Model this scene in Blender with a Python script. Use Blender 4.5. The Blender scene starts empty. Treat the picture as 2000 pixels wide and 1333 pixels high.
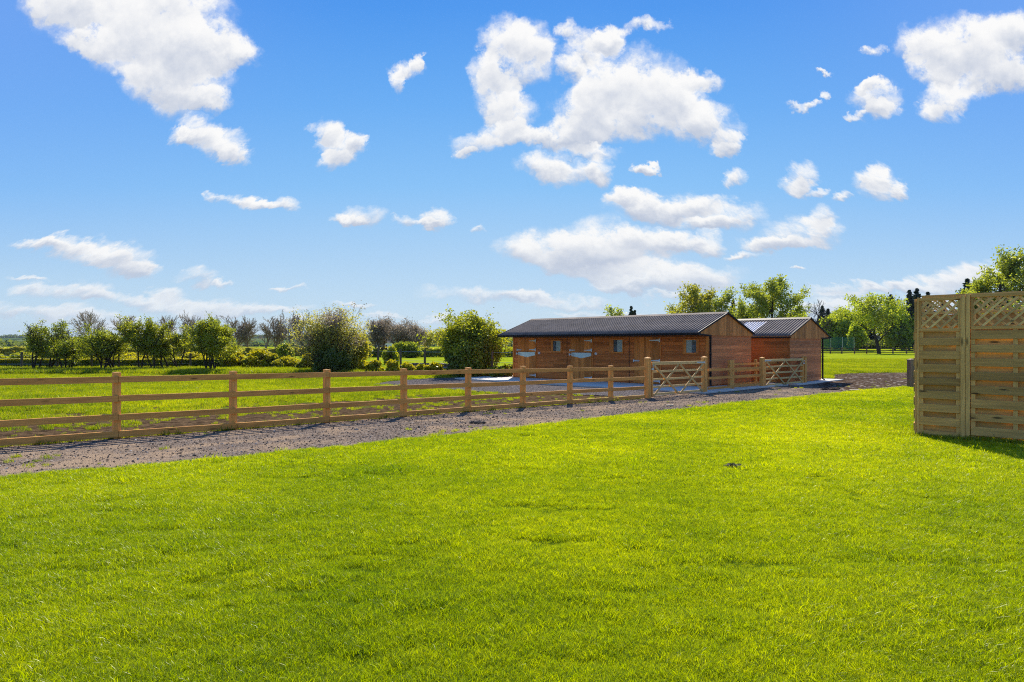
import bpy, bmesh, math, random
import numpy as np
from mathutils import Vector, Matrix

# ------------------------------------------------------------------ camera, world, sun, exposure
S = bpy.context.scene
COL = S.collection
F, HOR, EYE = 1280.0, 672.0, 1.7          # focal length and horizon row in photo pixels, eye height
cam = bpy.data.cameras.new('camera'); camo = bpy.data.objects.new('camera', cam); COL.objects.link(camo)
cam.sensor_width = 36; cam.lens = F / 2000 * 36
camo.location = (0, 0, EYE); camo.rotation_euler = (math.radians(90), 0, 0)
cam.shift_y = (HOR - 666.5) / 2000
cam.clip_start = 0.05; cam.clip_end = 30000
S.camera = camo
S.view_settings.view_transform = 'Standard'; S.view_settings.look = 'None'
S.view_settings.exposure = 0.85; S.view_settings.gamma = 1
EXPO = 2 ** 0.85

SUN_EL, SUN_AZ = math.radians(40), math.radians(5)      # azimuth measured from +Y towards +X
sd = bpy.data.lights.new('sun', 'SUN'); sd.energy = 5.0; sd.angle = math.radians(0.5); sd.color = (1.0, 0.93, 0.80)
so = bpy.data.objects.new('sun', sd); COL.objects.link(so)
sv = Vector((math.sin(SUN_AZ) * math.cos(SUN_EL), math.cos(SUN_AZ) * math.cos(SUN_EL), math.sin(SUN_EL)))
so.rotation_euler = sv.to_track_quat('Z', 'Y').to_euler(); so.location = (0, 0, 60)

class NT:
    """tiny helper for node trees"""
    def __init__(s, nt): s.nt = nt; s.n = nt.nodes; s.l = nt.links; s.n.clear()
    def add(s, typ, ins=None, **kw):
        nd = s.n.new(typ)
        for k, v in kw.items(): setattr(nd, k, v)
        if ins:
            for k, v in ins.items():
                sock = nd.inputs[k]
                if isinstance(v, bpy.types.NodeSocket): s.l.new(v, sock)
                else: sock.default_value = v
        return nd
    def math(s, op, a, b=None, c=None, clamp=False):
        ins = {0: a}
        if b is not None: ins[1] = b
        if c is not None: ins[2] = c
        nd = s.add('ShaderNodeMath', ins, operation=op); nd.use_clamp = clamp
        return nd.outputs[0]
    def vmath(s, op, a, b=None, c=None):
        ins = {0: a}
        if b is not None: ins[1] = b
        if c is not None: ins[2] = c
        nd = s.add('ShaderNodeVectorMath', ins, operation=op)
        return nd.outputs['Value'] if op in ('DOT_PRODUCT', 'LENGTH', 'DISTANCE') else nd.outputs[0]
    def mix(s, fac, a, b, blend='MIX'):
        nd = s.add('ShaderNodeMix', data_type='RGBA', blend_type=blend)
        for i, v in ((0, fac), (6, a), (7, b)):
            if isinstance(v, bpy.types.NodeSocket): s.l.new(v, nd.inputs[i])
            else: nd.inputs[i].default_value = v if i == 0 else (*v[:3], 1)
        return nd.outputs[2]
    def mr(s, v, a, b, c=0.0, d=1.0, smooth=False):
        nd = s.add('ShaderNodeMapRange', {0: v, 1: a, 2: b, 3: c, 4: d})
        if smooth: nd.interpolation_type = 'SMOOTHSTEP'
        return nd.outputs[0]
    def noise(s, vec, scale, detail=4, rough=0.55, dist=0.0, out=0):
        return s.add('ShaderNodeTexNoise', {'Vector': vec, 'Scale': scale, 'Detail': detail, 'Roughness': rough, 'Distortion': dist}).outputs[out]
    def ramp(s, fac, stops):
        nd = s.add('ShaderNodeValToRGB', {0: fac}); cr = nd.color_ramp
        while len(cr.elements) < len(stops): cr.elements.new(0.5)
        for e, (p, c) in zip(cr.elements, stops): e.position = p; e.color = (*c[:3], 1)
        return nd.outputs[0]

def lin(r, g, b):
    f = lambda c: (c / 255 / 12.92) if c / 255 <= 0.04045 else ((c / 255 + 0.055) / 1.055) ** 2.4
    return (f(r), f(g), f(b))

CLOUDS = [
 (250,-30,190,80),(330,40,120,75),(390,90,90,55),(300,95,120,60),(200,45,110,55),(375,155,80,50),(305,155,75,45),(345,195,50,35),(415,190,42,28),(455,105,50,30),(130,5,90,45),(190,85,60,30),
 (395,252,42,30),(432,282,48,30),(452,302,34,18),(362,262,34,14),
 (640,252,28,24),(665,282,46,30),(655,308,36,20),(692,272,20,24),
 (415,381,24,9),(472,383,44,13),(508,395,34,14),(558,398,36,15),
 (712,425,44,22),(688,435,34,10),(790,434,24,13),(852,430,34,22),(832,440,30,9),
 (800,130,28,20),(786,158,14,30),(816,113,10,18),
 (70,476,60,12),(125,480,50,20),(190,496,60,24),(245,506,60,30),(278,524,40,15),
 (387,537,42,16),(432,549,24,6),(320,567,30,15),
 (95,562,75,14),(170,570,56,22),(195,584,34,14),(290,586,80,14),(400,592,70,17),(440,602,100,15),(530,608,100,10),(5,600,50,18),(95,612,90,16),(190,625,120,12),
 (985,75,48,46),(1040,85,46,46),(1015,125,70,52),(955,145,42,38),(972,185,48,42),(1000,222,50,34),(928,278,46,26),(915,300,26,12),(985,255,62,26),(1065,268,66,22),
 (1240,145,100,55),(1180,165,66,46),(1305,180,70,46),(1205,212,120,55),(1300,225,100,50),(1385,245,66,42),(1425,278,30,30),(1140,225,56,56),(1115,262,70,30),(1365,150,50,20),(1418,292,34,14),
 (1108,52,22,24),(1165,70,62,24),(1140,100,46,26),(1110,135,26,24),(1195,72,30,26),(1258,48,44,14),
 (1150,295,62,18),(1058,322,50,26),(1110,338,58,24),(1172,330,30,26),(1262,320,26,12),
 (1437,350,26,16),(1235,398,54,30),(1215,380,34,20),(1290,412,70,28),(1335,402,46,30),(1385,395,48,20),(1430,428,62,26),(1390,436,70,16),
 (1012,485,50,32),(1080,490,70,42),(1160,475,86,50),(1205,492,120,44),(1280,472,80,28),(1130,515,100,26),(1330,470,46,20),(1388,475,34,22),
 (1180,538,70,16),(1285,545,130,32),(1370,542,90,26),(1245,560,90,14),
 (950,574,120,15),(1050,576,70,12),(1115,590,90,12),
 (1567,350,32,24),(1558,372,38,17),(1602,380,20,9),(1650,383,16,9),(1702,340,44,20),(1715,362,40,24),(1752,360,20,14),
 (1500,480,44,16),(1550,458,66,32),(1605,430,28,24),(1612,465,42,24),(1540,482,70,16),
 (1708,195,46,30),(1716,222,36,20),(1700,175,30,12),(1668,228,18,9),(1707,102,18,12),
 (1800,92,62,38),(1870,85,84,54),(1945,90,84,60),(2000,60,60,44),(1900,140,110,44),(1828,130,60,38),(1970,155,70,34),(1850,192,60,30),(1828,222,44,22),
 (1572,210,26,9),(1606,190,12,10),
 (1650,572,90,9),(1760,567,90,11),(1830,562,80,16),(1888,547,60,20),(1925,530,50,18),(1750,594,240,14),(1600,600,80,20),(1640,560,60,9),(1262,322,26,12),(1600,140,22,6),(930,450,18,7),(1455,500,40,8),(1330,580,70,7),(700,590,50,6),(60,540,50,6),(560,560,40,6),(280,640,160,9),(640,632,120,8),(1420,600,80,8),(1555,528,20,5),
 (880,628,60,8),(760,612,60,7),(1180,612,120,7),
]

W = bpy.data.worlds.new('World'); S.world = W; W.use_nodes = True
w = NT(W.node_tree)
tc = w.add('ShaderNodeTexCoord')
sep = w.add('ShaderNodeSeparateXYZ', {0: tc.outputs['Generated']})
az = w.math('MAXIMUM', w.math('ABSOLUTE', sep.outputs[1]), 0.02)
u = w.math('DIVIDE', sep.outputs[0], az); v = w.math('DIVIDE', sep.outputs[2], az)
uv = w.add('ShaderNodeCombineXYZ', {0: u, 1: v, 2: 0.0}).outputs[0]
# stretch noise near the horizon, where clouds are seen edge-on
vs = w.math('MAXIMUM', v, 0.02)
q = w.add('ShaderNodeCombineXYZ', {0: w.math('MULTIPLY', u, w.mr(v, 0.05, 0.35, 0.62, 1.0)), 1: v, 2: 0.0}).outputs[0]
wn = w.noise(q, 9.0, 3, 0.6, out=1)
warp = w.vmath('MULTIPLY_ADD', wn, (0.055, 0.05, 0), (-0.0275, -0.025, 0))
wn2 = w.noise(q, 34.0, 4, 0.65, out=1)
warp2 = w.vmath('MULTIPLY_ADD', wn2, (0.050, 0.042, 0), (-0.025, -0.021, 0))
p = w.vmath('ADD', w.vmath('ADD', uv, warp), warp2)
acc = None
for (cx, cy, rx, ry) in CLOUDS:
    rx *= 1.20; ry *= 1.24
    sx, sy = F / rx, F / ry
    qn = w.vmath('MULTIPLY_ADD', p, (sx, sy, 0), (-(cx - 1000) / F * sx, -(HOR - cy) / F * sy, 1))
    wt = w.math('MAXIMUM', w.math('SUBTRACT', 2.0, w.vmath('DOT_PRODUCT', qn, qn)), 0.0)
    sn = w.add('ShaderNodeVectorMath', {0: qn, 'Scale': wt}, operation='SCALE').outputs[0]
    acc = w.vmath('ADD', sn, acc) if acc is not None else sn
sa = w.add('ShaderNodeSeparateXYZ', {0: acc})
ws = sa.outputs[2]
n1 = w.noise(q, 20.0, 7, 0.60)
n1b = w.noise(w.vmath('ADD', q, (0.004, 0.014, 0)), 20.0, 7, 0.60)
n2 = w.noise(q, 7.0, 3, 0.5)
n3 = w.noise(w.vmath('ADD', q, warp2), 42.0, 7, 0.70)
dens = w.math('MULTIPLY', ws, w.math('MULTIPLY_ADD', n1, 2.6, w.math('MULTIPLY_ADD', n3, 1.7, -1.15)))
dens = w.math('MAXIMUM', dens, 0.0)
alpha = w.mr(dens, 0.03, 1.25, smooth=True)
moment = w.math('DIVIDE', sa.outputs[1], w.math('MAXIMUM', ws, 0.05))          # + near tops, - near undersides
shade = w.math('MULTIPLY_ADD', moment, 1.1, w.math('MULTIPLY', w.math('SUBTRACT', n1, n1b), 0.8))
shade = w.math('ADD', shade, w.math('MULTIPLY_ADD', n2, 0.8, -0.36))
thick = w.mr(ws, 0.4, 2.6, 0.12, -0.30)
shade = w.math('ADD', w.math('ADD', shade, thick), w.mr(v, 0.15, 0.5, 0.0, 0.16))
sh = w.mr(shade, -0.75, 0.42, smooth=True)
ccol = w.mix(sh, lin(188, 198, 217), lin(255, 254, 252))
ccol = w.mix(w.mr(v, 0.02, 0.2, 0.72, 1.0), lin(216, 227, 240), ccol)
ramp = w.ramp(w.mr(v, -0.02, 0.60), [
    (0.0, lin(196, 220, 236)), (0.10, lin(196, 222, 242)), (0.24, lin(172, 210, 244)), (0.42, lin(134, 194, 248)),
    (0.62, lin(102, 174, 246)), (0.86, lin(66, 150, 240)), (1.0, lin(52, 138, 234))])
side = w.mr(w.math('ABSOLUTE', w.math('SUBTRACT', u, 0.02)), 0.15, 0.85, smooth=True)
ramp = w.mix(w.math('MULTIPLY', side, w.mr(v, 0.1, 0.5, 0.0, 0.6)), ramp, lin(128, 174, 248))
sky = w.add('ShaderNodeTexSky', sky_type='NISHITA'); sky.sun_disc = False
sky.sun_elevation = SUN_EL; sky.sun_rotation = SUN_AZ; sky.dust_density = 0.3; sky.ozone_density = 2.0
nish = w.vmath('MULTIPLY', sky.outputs[0], (0.10, 0.10, 0.10))
skycol = w.mix(0.08, w.vmath('MULTIPLY', ramp, (1, 1, 1)), nish)
col = w.mix(w.math('MULTIPLY', alpha, w.mr(v, 0.0, 0.12, 0.55, 0.97)), skycol, ccol)
bg = w.add('ShaderNodeBackground', {'Color': col, 'Strength': 1.0 / EXPO})
wo = w.add('ShaderNodeOutputWorld', {0: bg.outputs[0]})
W.cycles.sampling_method = 'MANUAL'; W.cycles.sample_map_resolution = 512
S.cycles.filter_width = 1.1; S.cycles.use_denoising = False; S.cycles.sample_clamp_indirect = 4.0; S.cycles.max_bounces = 7; S.cycles.transparent_max_bounces = 12; S.cycles.volume_bounces = 0
S.cycles.caustics_reflective = False; S.cycles.caustics_refractive = False

# ------------------------------------------------------------------ helpers
def gz(x, y):
    return float(np.interp(y, [5, 22, 30, 60, 114, 170, 260, 420, 900], [.236, -.1, -.14, 0, 0, .9, .6, -2.0, -3.0]))
def gza(y):
    return np.interp(y, [5, 22, 30, 60, 114, 170, 260, 420, 900], [.236, -.1, -.14, 0, 0, .9, .6, -2.0, -3.0])
def G(px, py):
    """ground point seen at a photo pixel"""
    y = 20.0
    for _ in range(60): y = 0.5 * y + 0.5 * (EYE - gz(0, y)) * F / (py - HOR)
    return ((px - 1000) / F * y, y)
def at(px, d): return ((px - 1000) / F * d, d)

def tag(o, label=None, cat=None, group=None, kind=None):
    if label: o['label'] = label
    if cat: o['category'] = cat
    if group: o['group'] = group
    if kind: o['kind'] = kind
    return o
def empty(name, loc, rz=0.0, parent=None):
    o = bpy.data.objects.new(name, None); COL.objects.link(o); o.location = loc; o.rotation_euler = (0, 0, rz)
    o.empty_display_size = 0.2
    if parent: o.parent = parent
    return o
def thing(name, loc, label, cat, rz=0.0, group=None):
    return tag(empty(name, loc, rz), label, cat, group)
def copy_tree(o, parent=None):
    c = o.copy(); COL.objects.link(c); c.parent = parent
    for ch in o.children: copy_tree(ch, c)
    return c

class MB:
    def __init__(s): s.v = []; s.f = []; s.m = []; s.mi = 0; s.cuts = []
    def cut(s): s.cuts.append((len(s.v), len(s.f)))
    def quadbox(s, c8):
        b = len(s.v); s.v += [tuple(p) for p in c8]
        for q in ((0,3,2,1),(4,5,6,7),(0,1,5,4),(1,2,6,5),(2,3,7,6),(3,0,4,7)):
            s.f.append(tuple(b + i for i in q)); s.m.append(s.mi)
    def box(s, x0, x1, y0, y1, z0, z1, M=None):
        c = [(x0,y0,z0),(x1,y0,z0),(x1,y1,z0),(x0,y1,z0),(x0,y0,z1),(x1,y0,z1),(x1,y1,z1),(x0,y1,z1)]
        if M is not None: c = [M @ Vector(p) for p in c]
        s.quadbox(c)
    def beam(s, a, b, wd, th, up=(0, 0, 1)):
        """bar from a to b: wd across (along 'up'), th thick"""
        a = Vector(a); b = Vector(b); d = (b - a); L = d.length; d.normalize()
        n = d.cross(Vector(up)).normalized(); uu = n.cross(d).normalized()
        c = []
        for t, in ((0,), (1,)):
            o = a + d * (L * t)
            c += [o - n*th/2 - uu*wd/2, o + n*th/2 - uu*wd/2, o + n*th/2 + uu*wd/2, o - n*th/2 + uu*wd/2]
        s.quadbox(c)
    def tube(s, pts, rad, n=5):
        pts = [Vector(p) for p in pts]; b = len(s.v)
        if not hasattr(rad, '__len__'): rad = [rad] * len(pts)
        for i, p in enumerate(pts):
            d = (pts[min(i+1, len(pts)-1)] - pts[max(i-1, 0)]).normalized()
            a = d.cross(Vector((0.31, 0.95, 0.05))).normalized(); c = d.cross(a)
            for k in range(n):
                t = 2 * math.pi * k / n
                s.v.append(tuple(p + (a * math.cos(t) + c * math.sin(t)) * rad[i]))
        for i in range(len(pts) - 1):
            for k in range(n):
                k2 = (k + 1) % n
                s.f.append((b+i*n+k, b+i*n+k2, b+(i+1)*n+k2, b+(i+1)*n+k)); s.m.append(s.mi)
        s.f.append(tuple(b + (len(pts)-1)*n + k for k in range(n))); s.m.append(s.mi)
        s.f.append(tuple(b + k for k in reversed(range(n)))); s.m.append(s.mi)
    def poly(s, pts):
        b = len(s.v); s.v += [tuple(p) for p in pts]; s.f.append(tuple(range(b, b + len(pts)))); s.m.append(s.mi)
    def prism(s, pts, off):
        """extrude a planar polygon by off"""
        n = len(pts); b = len(s.v); off = Vector(off)
        s.v += [tuple(p) for p in pts] + [tuple(Vector(p) + off) for p in pts]
        s.f.append(tuple(range(b, b+n))); s.m.append(s.mi)
        s.f.append(tuple(b + n + i for i in reversed(range(n)))); s.m.append(s.mi)
        for i in range(n):
            j = (i+1) % n
            s.f.append((b+i, b+n+i, b+n+j, b+j)); s.m.append(s.mi)
    def build_each(s, name, mats, parent=None, **kw):
        """one object per piece marked off with cut()"""
        c = [(0, 0)] + s.cuts
        if c[-1] != (len(s.v), len(s.f)): c.append((len(s.v), len(s.f)))
        for (v0, f0), (v1, f1) in zip(c[:-1], c[1:]):
            q = MB(); q.v = s.v[v0:v1]; q.f = [tuple(i - v0 for i in f) for f in s.f[f0:f1]]; q.m = s.m[f0:f1]; q.build(name, mats, parent, **kw)
    def build(s, name, mats, parent=None, bevel=0.0, smooth=False, loc=None, rz=None):
        me = bpy.data.meshes.new(name); me.from_pydata(s.v, [], s.f)
        if not isinstance(mats, (list, tuple)): mats = [mats]
        for m in mats: me.materials.append(m)
        me.polygons.foreach_set('material_index', s.m)
        bm = bmesh.new(); bm.from_mesh(me); bmesh.ops.recalc_face_normals(bm, faces=bm.faces)
        if bevel: bmesh.ops.bevel(bm, geom=list(bm.edges), offset=bevel, segments=1, affect='EDGES', clamp_overlap=True)
        bm.to_mesh(me); bm.free()
        if smooth: me.shade_smooth()
        o = bpy.data.objects.new(name, me); COL.objects.link(o)
        if parent: o.parent = parent
        if loc: o.location = loc
        if rz is not None: o.rotation_euler = (0, 0, rz)
        return o

def fast_mesh(name, verts, loops, starts, mats, midx=None, parent=None, smooth=False):
    """verts Nx3, loops flat index array, starts per-face"""
    me = bpy.data.meshes.new(name)
    me.vertices.add(len(verts)); me.vertices.foreach_set('co', np.asarray(verts, np.float32).ravel())
    me.loops.add(len(loops)); me.loops.foreach_set('vertex_index', np.asarray(loops, np.int32))
    me.polygons.add(len(starts)); me.polygons.foreach_set('loop_start', np.asarray(starts, np.int32))
    for m in mats: me.materials.append(m)
    if midx is not None: me.polygons.foreach_set('material_index', np.asarray(midx, np.int32))
    me.update(calc_edges=True); me.validate()
    if smooth: me.shade_smooth()
    o = bpy.data.objects.new(name, me); COL.objects.link(o)
    if parent: o.parent = parent
    return o

# ------------------------------------------------------------------ materials
def material(name):
    m = bpy.data.materials.new(name); m.use_nodes = True
    return m, NT(m.node_tree)
def finish(t, shader, disp=None):
    o = t.add('ShaderNodeOutputMaterial', {0: shader})
    return o
def principled(t, col, rough=0.7, bump=None, bstr=0.3, bdist=0.01, spec=0.3, metal=0.0):
    ins = {'Base Color': col if isinstance(col, bpy.types.NodeSocket) else (*col, 1), 'Roughness': rough, 'Specular IOR Level': spec, 'Metallic': metal}
    if bump is not None:
        b = t.add('ShaderNodeBump', {'Height': bump, 'Strength': bstr, 'Distance': bdist}); ins['Normal'] = b.outputs[0]
    return t.add('ShaderNodeBsdfPrincipled', ins).outputs[0]
def plain(name, col, rough=0.6, metal=0.0, spec=0.4, var=0.12, scale=6):
    m, t = material(name); g = t.add('ShaderNodeNewGeometry')
    n = t.noise(g.outputs['Position'], scale, 4)
    c = t.mix(n, [x * (1 - var) for x in col], [x * (1 + var) for x in col])
    finish(t, principled(t, c, rough, n, 0.1, 0.005, spec, metal)); return m

def wood(name, c1, c2, axis='X', knots=True, dark=0.35, board=0.0, bump=0.35, green=None, rough=0.75):
    """timber with grain along a local axis; every loose board gets its own tone"""
    m, t = material(name)
    tcn = t.add('ShaderNodeTexCoord'); g = t.add('ShaderNodeNewGeometry')
    rnd = g.outputs['Random Per Island']
    shift = t.vmath('MULTIPLY', t.add('ShaderNodeCombineXYZ', {0: rnd, 1: rnd, 2: rnd}).outputs[0], (37, 53, 71))
    base = t.vmath('ADD', tcn.outputs['Object'], shift)
    sc = {'X': (1.3, 22, 22), 'Y': (22, 1.3, 22), 'Z': (22, 22, 1.3)}[axis]
    gv = t.vmath('MULTIPLY', base, sc)
    n = t.noise(gv, 1.0, 5, 0.6, 0.6)
    fine = t.noise(t.vmath('MULTIPLY', base, tuple(k * 4 for k in sc)), 1.0, 3, 0.6)
    c = t.mix(t.mr(n, 0.32, 0.68), c1, c2)
    c = t.mix(t.mr(fine, 0.42, 0.72, 0, 0.55), c, [k * 0.5 for k in c1])
    blot = t.noise(t.vmath('MULTIPLY', base, tuple(k * 0.12 + .4 for k in sc)), 1.3, 4, 0.65)
    c = t.mix(t.mr(blot, 0.45, 0.72, 0, 0.5), c, [c2[0] * .62, c2[1] * .58, c2[2] * .6])
    tone = t.mr(rnd, 0, 1, 0.66, 1.24)
    c = t.mix(1.0, c, t.add('ShaderNodeCombineXYZ', {0: tone, 1: tone, 2: tone}).outputs[0], 'MULTIPLY')
    if green is not None:
        gn = t.noise(t.vmath('MULTIPLY', base, tuple(k * 0.2 for k in sc)), 1.0, 3)
        c = t.mix(t.mr(gn, 0.45, 0.7, 0, 0.55), c, green)
    if knots:
        ks = {'X': (1.1, 5, 5), 'Y': (5, 1.1, 5), 'Z': (5, 5, 1.1)}[axis]
        vo = t.add('ShaderNodeTexVoronoi', {'Vector': t.vmath('MULTIPLY', base, tuple(k * 1.6 for k in ks)), 'Scale': 1.0, 'Randomness': 1.0})
        k = t.mr(t.math('ADD', vo.outputs['Distance'], t.math('MULTIPLY', n, 0.05)), 0.075, 0.20, dark, 1.0, smooth=True)
        c = t.mix(1.0, c, t.add('ShaderNodeCombineXYZ', {0: k, 1: k, 2: k}).outputs[0], 'MULTIPLY')
    finish(t, principled(t, c, rough, n, bump, 0.004, 0.25)); return m

W_FENCE = wood('fence_timber', (.82, .385, .092), (.58, .255, .055), 'X')
W_FENCEZ = wood('fence_post_timber', (.80, .39, .10), (.58, .26, .058), 'Z')
W_GATE = wood('gate_timber', (.72, .48, .19), (.56, .36, .13), 'X')
W_PANEL = wood('panel_timber', (.76, .41, .115), (.44, .225, .058), 'X', green=(.48, .31, .09), dark=.15)
W_PANELZ = wood('panel_post_timber', (.82, .47, .14), (.56, .30, .08), 'Z', green=(.56, .37, .11))
W_LATH = wood('trellis_lath', (.85, .56, .20), (.66, .41, .13), 'X')
W_STAIN = wood('stained_cladding', (.70, .225, .046), (.46, .128, .026), 'X', dark=0.25)
W_STAINB = wood('orange_stained_cladding', (.44, .165, .034), (.31, .105, .020), 'X', dark=0.3)
W_GABLE = wood('gable_cladding', (.82, .29, .095), (.60, .19, .060), 'Y', dark=0.45)
W_GABLEZ = wood('gable_vertical_boards', (.80, .33, .085), (.56, .20, .050), 'Z', dark=0.35)
W_DOOR = wood('door_boards', (.80, .29, .056), (.58, .18, .034), 'Z', dark=0.3)
W_TRIM = wood('trim_timber', (.30, .11, .03), (.2, .07, .02), 'X')
W_OLD = wood('old_dark_timber', (.060, .045, .032), (.04, .03, .022), 'X', dark=0.6)
W_OLDZ = wood('old_post_timber', (.30, .19, .11), (.18, .11, .065), 'Z', dark=0.6)
W_GREY = wood('grey_post_timber', (.16, .13, .10), (.10, .085, .065), 'Z', dark=0.6)
M_SEAM = plain('bare_board_edge', (.50, .27, .15), 0.8)
M_BLACK = plain('black_plastic', (.012, .012, .013), 0.6, spec=.15)
M_GALV = plain('galvanised_steel', (.55, .57, .58), 0.42, 0.6)
M_PLATE = plain('zinc_plate', (.58, .68, .62), 0.45, 0.15)
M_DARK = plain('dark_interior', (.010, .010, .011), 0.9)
M_LAMPW = plain('frosted_lamp', (.7, .7, .68), 0.3)
M_SOIL = plain('bare_soil', (.085, .05, .028), 0.95, var=0.4, scale=40)

def glass_mat():
    m, t = material('window_glass')
    tcn = t.add('ShaderNodeTexCoord')
    wv = t.noise(t.vmath('MULTIPLY', tcn.outputs['Object'], (3, 3, 9)), 2.0, 3)
    c = t.mix(t.mr(wv, 0.35, 0.65), (.16, .20, .17), (.30, .35, .34))
    finish(t, principled(t, c, 0.12, spec=0.8)); return m
M_GLASS = glass_mat()

def roof_mat():
    m, t = material('corrugated_bitumen')
    g = t.add('ShaderNodeNewGeometry'); n = t.noise(g.outputs['Position'], 2.2, 5); n2 = t.noise(g.outputs['Position'], 60, 2)
    c = t.mix(t.mr(n, 0.3, 0.7), (.13, .095, .078), (.22, .165, .135))
    c = t.mix(t.mr(n2, 0.72, 0.76, 0, 0.6), c, (.4, .38, .36))
    finish(t, principled(t, c, 0.8, n2, 0.15, 0.004, 0.12)); return m
M_ROOF = roof_mat()
def skylight_mat():
    m, t = material('clear_corrugated_sheet')
    a = principled(t, (.88, .86, .90), 0.3, spec=0.8)
    tr = t.add('ShaderNodeBsdfTranslucent', {'Color': (.6, .58, .66, 1)}).outputs[0]
    finish(t, t.add('ShaderNodeMixShader', {0: 0.35, 1: a, 2: tr}).outputs[0]); return m
M_SKYL = skylight_mat()

def leaf_mat(name, c1, c2, trans=0.5, scale=1.2, tc_=None):
    m, t = material(name)
    g = t.add('ShaderNodeNewGeometry')
    rnd = g.outputs['Random Per Island']
    n = t.noise(g.outputs['Position'], scale, 3)
    f = t.math('ADD', t.math('MULTIPLY', rnd, 0.5), t.mr(n, 0.3, 0.7, 0, 0.5))
    c = t.mix(f, c1, c2)
    d = t.add('ShaderNodeBsdfDiffuse', {'Color': c}).outputs[0]
    ct = t.mix(1.0, c, tc_ or (1.25, 1.25, 0.55), 'MULTIPLY')
    tr = t.add('ShaderNodeBsdfTranslucent', {'Color': ct}).outputs[0]
    gl = t.add('ShaderNodeBsdfGlossy', {'Color': (.8, .85, .8, 1), 'Roughness': 0.42}).outputs[0]
    mx = t.add('ShaderNodeMixShader', {0: trans, 1: d, 2: tr}).outputs[0]
    finish(t, t.add('ShaderNodeMixShader', {0: 0.03, 1: mx, 2: gl}).outputs[0]); return m
L_HAW = leaf_mat('hawthorn_leaves', (.13, .175, .016), (.38, .40, .036))
L_HAWY = leaf_mat('young_hawthorn_leaves', (.17, .21, .014), (.46, .44, .028))
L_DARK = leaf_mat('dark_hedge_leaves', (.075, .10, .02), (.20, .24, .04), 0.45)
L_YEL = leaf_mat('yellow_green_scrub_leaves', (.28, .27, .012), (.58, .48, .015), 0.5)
L_OLV = leaf_mat('olive_willow_leaves', (.24, .24, .06), (.60, .52, .12), 0.5)
L_BIR = leaf_mat('birch_leaves', (.18, .20, .025), (.42, .38, .05), 0.55)
L_OAK = leaf_mat('fresh_oak_leaves', (.17, .21, .03), (.42, .44, .06), 0.55)
L_WIL = leaf_mat('fresh_willow_leaves', (.22, .28, .018), (.50, .54, .035), 0.55)
L_CON = leaf_mat('spruce_needles', (.020, .034, .020), (.05, .075, .038), 0.15)
L_CAT = leaf_mat('purple_brown_catkins', (.26, .20, .14), (.45, .36, .25), 0.4, tc_=(1, 1, 1))
def bark(name, c1, c2):
    m, t = material(name); g = t.add('ShaderNodeNewGeometry'); n = t.noise(t.vmath('MULTIPLY', g.outputs['Position'], (8, 8, 2)), 2.0, 4)
    finish(t, principled(t, t.mix(n, c1, c2), 0.9, n, 0.5, 0.01, 0.2)); return m
B_DARK = bark('dark_bark', (.022, .016, .012), (.055, .042, .032))
B_PALE = bark('pale_grey_bark', (.17, .13, .085), (.32, .25, .17))
B_GREY = bark('grey_brown_bark', (.06, .048, .038), (.15, .12, .095))

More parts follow.
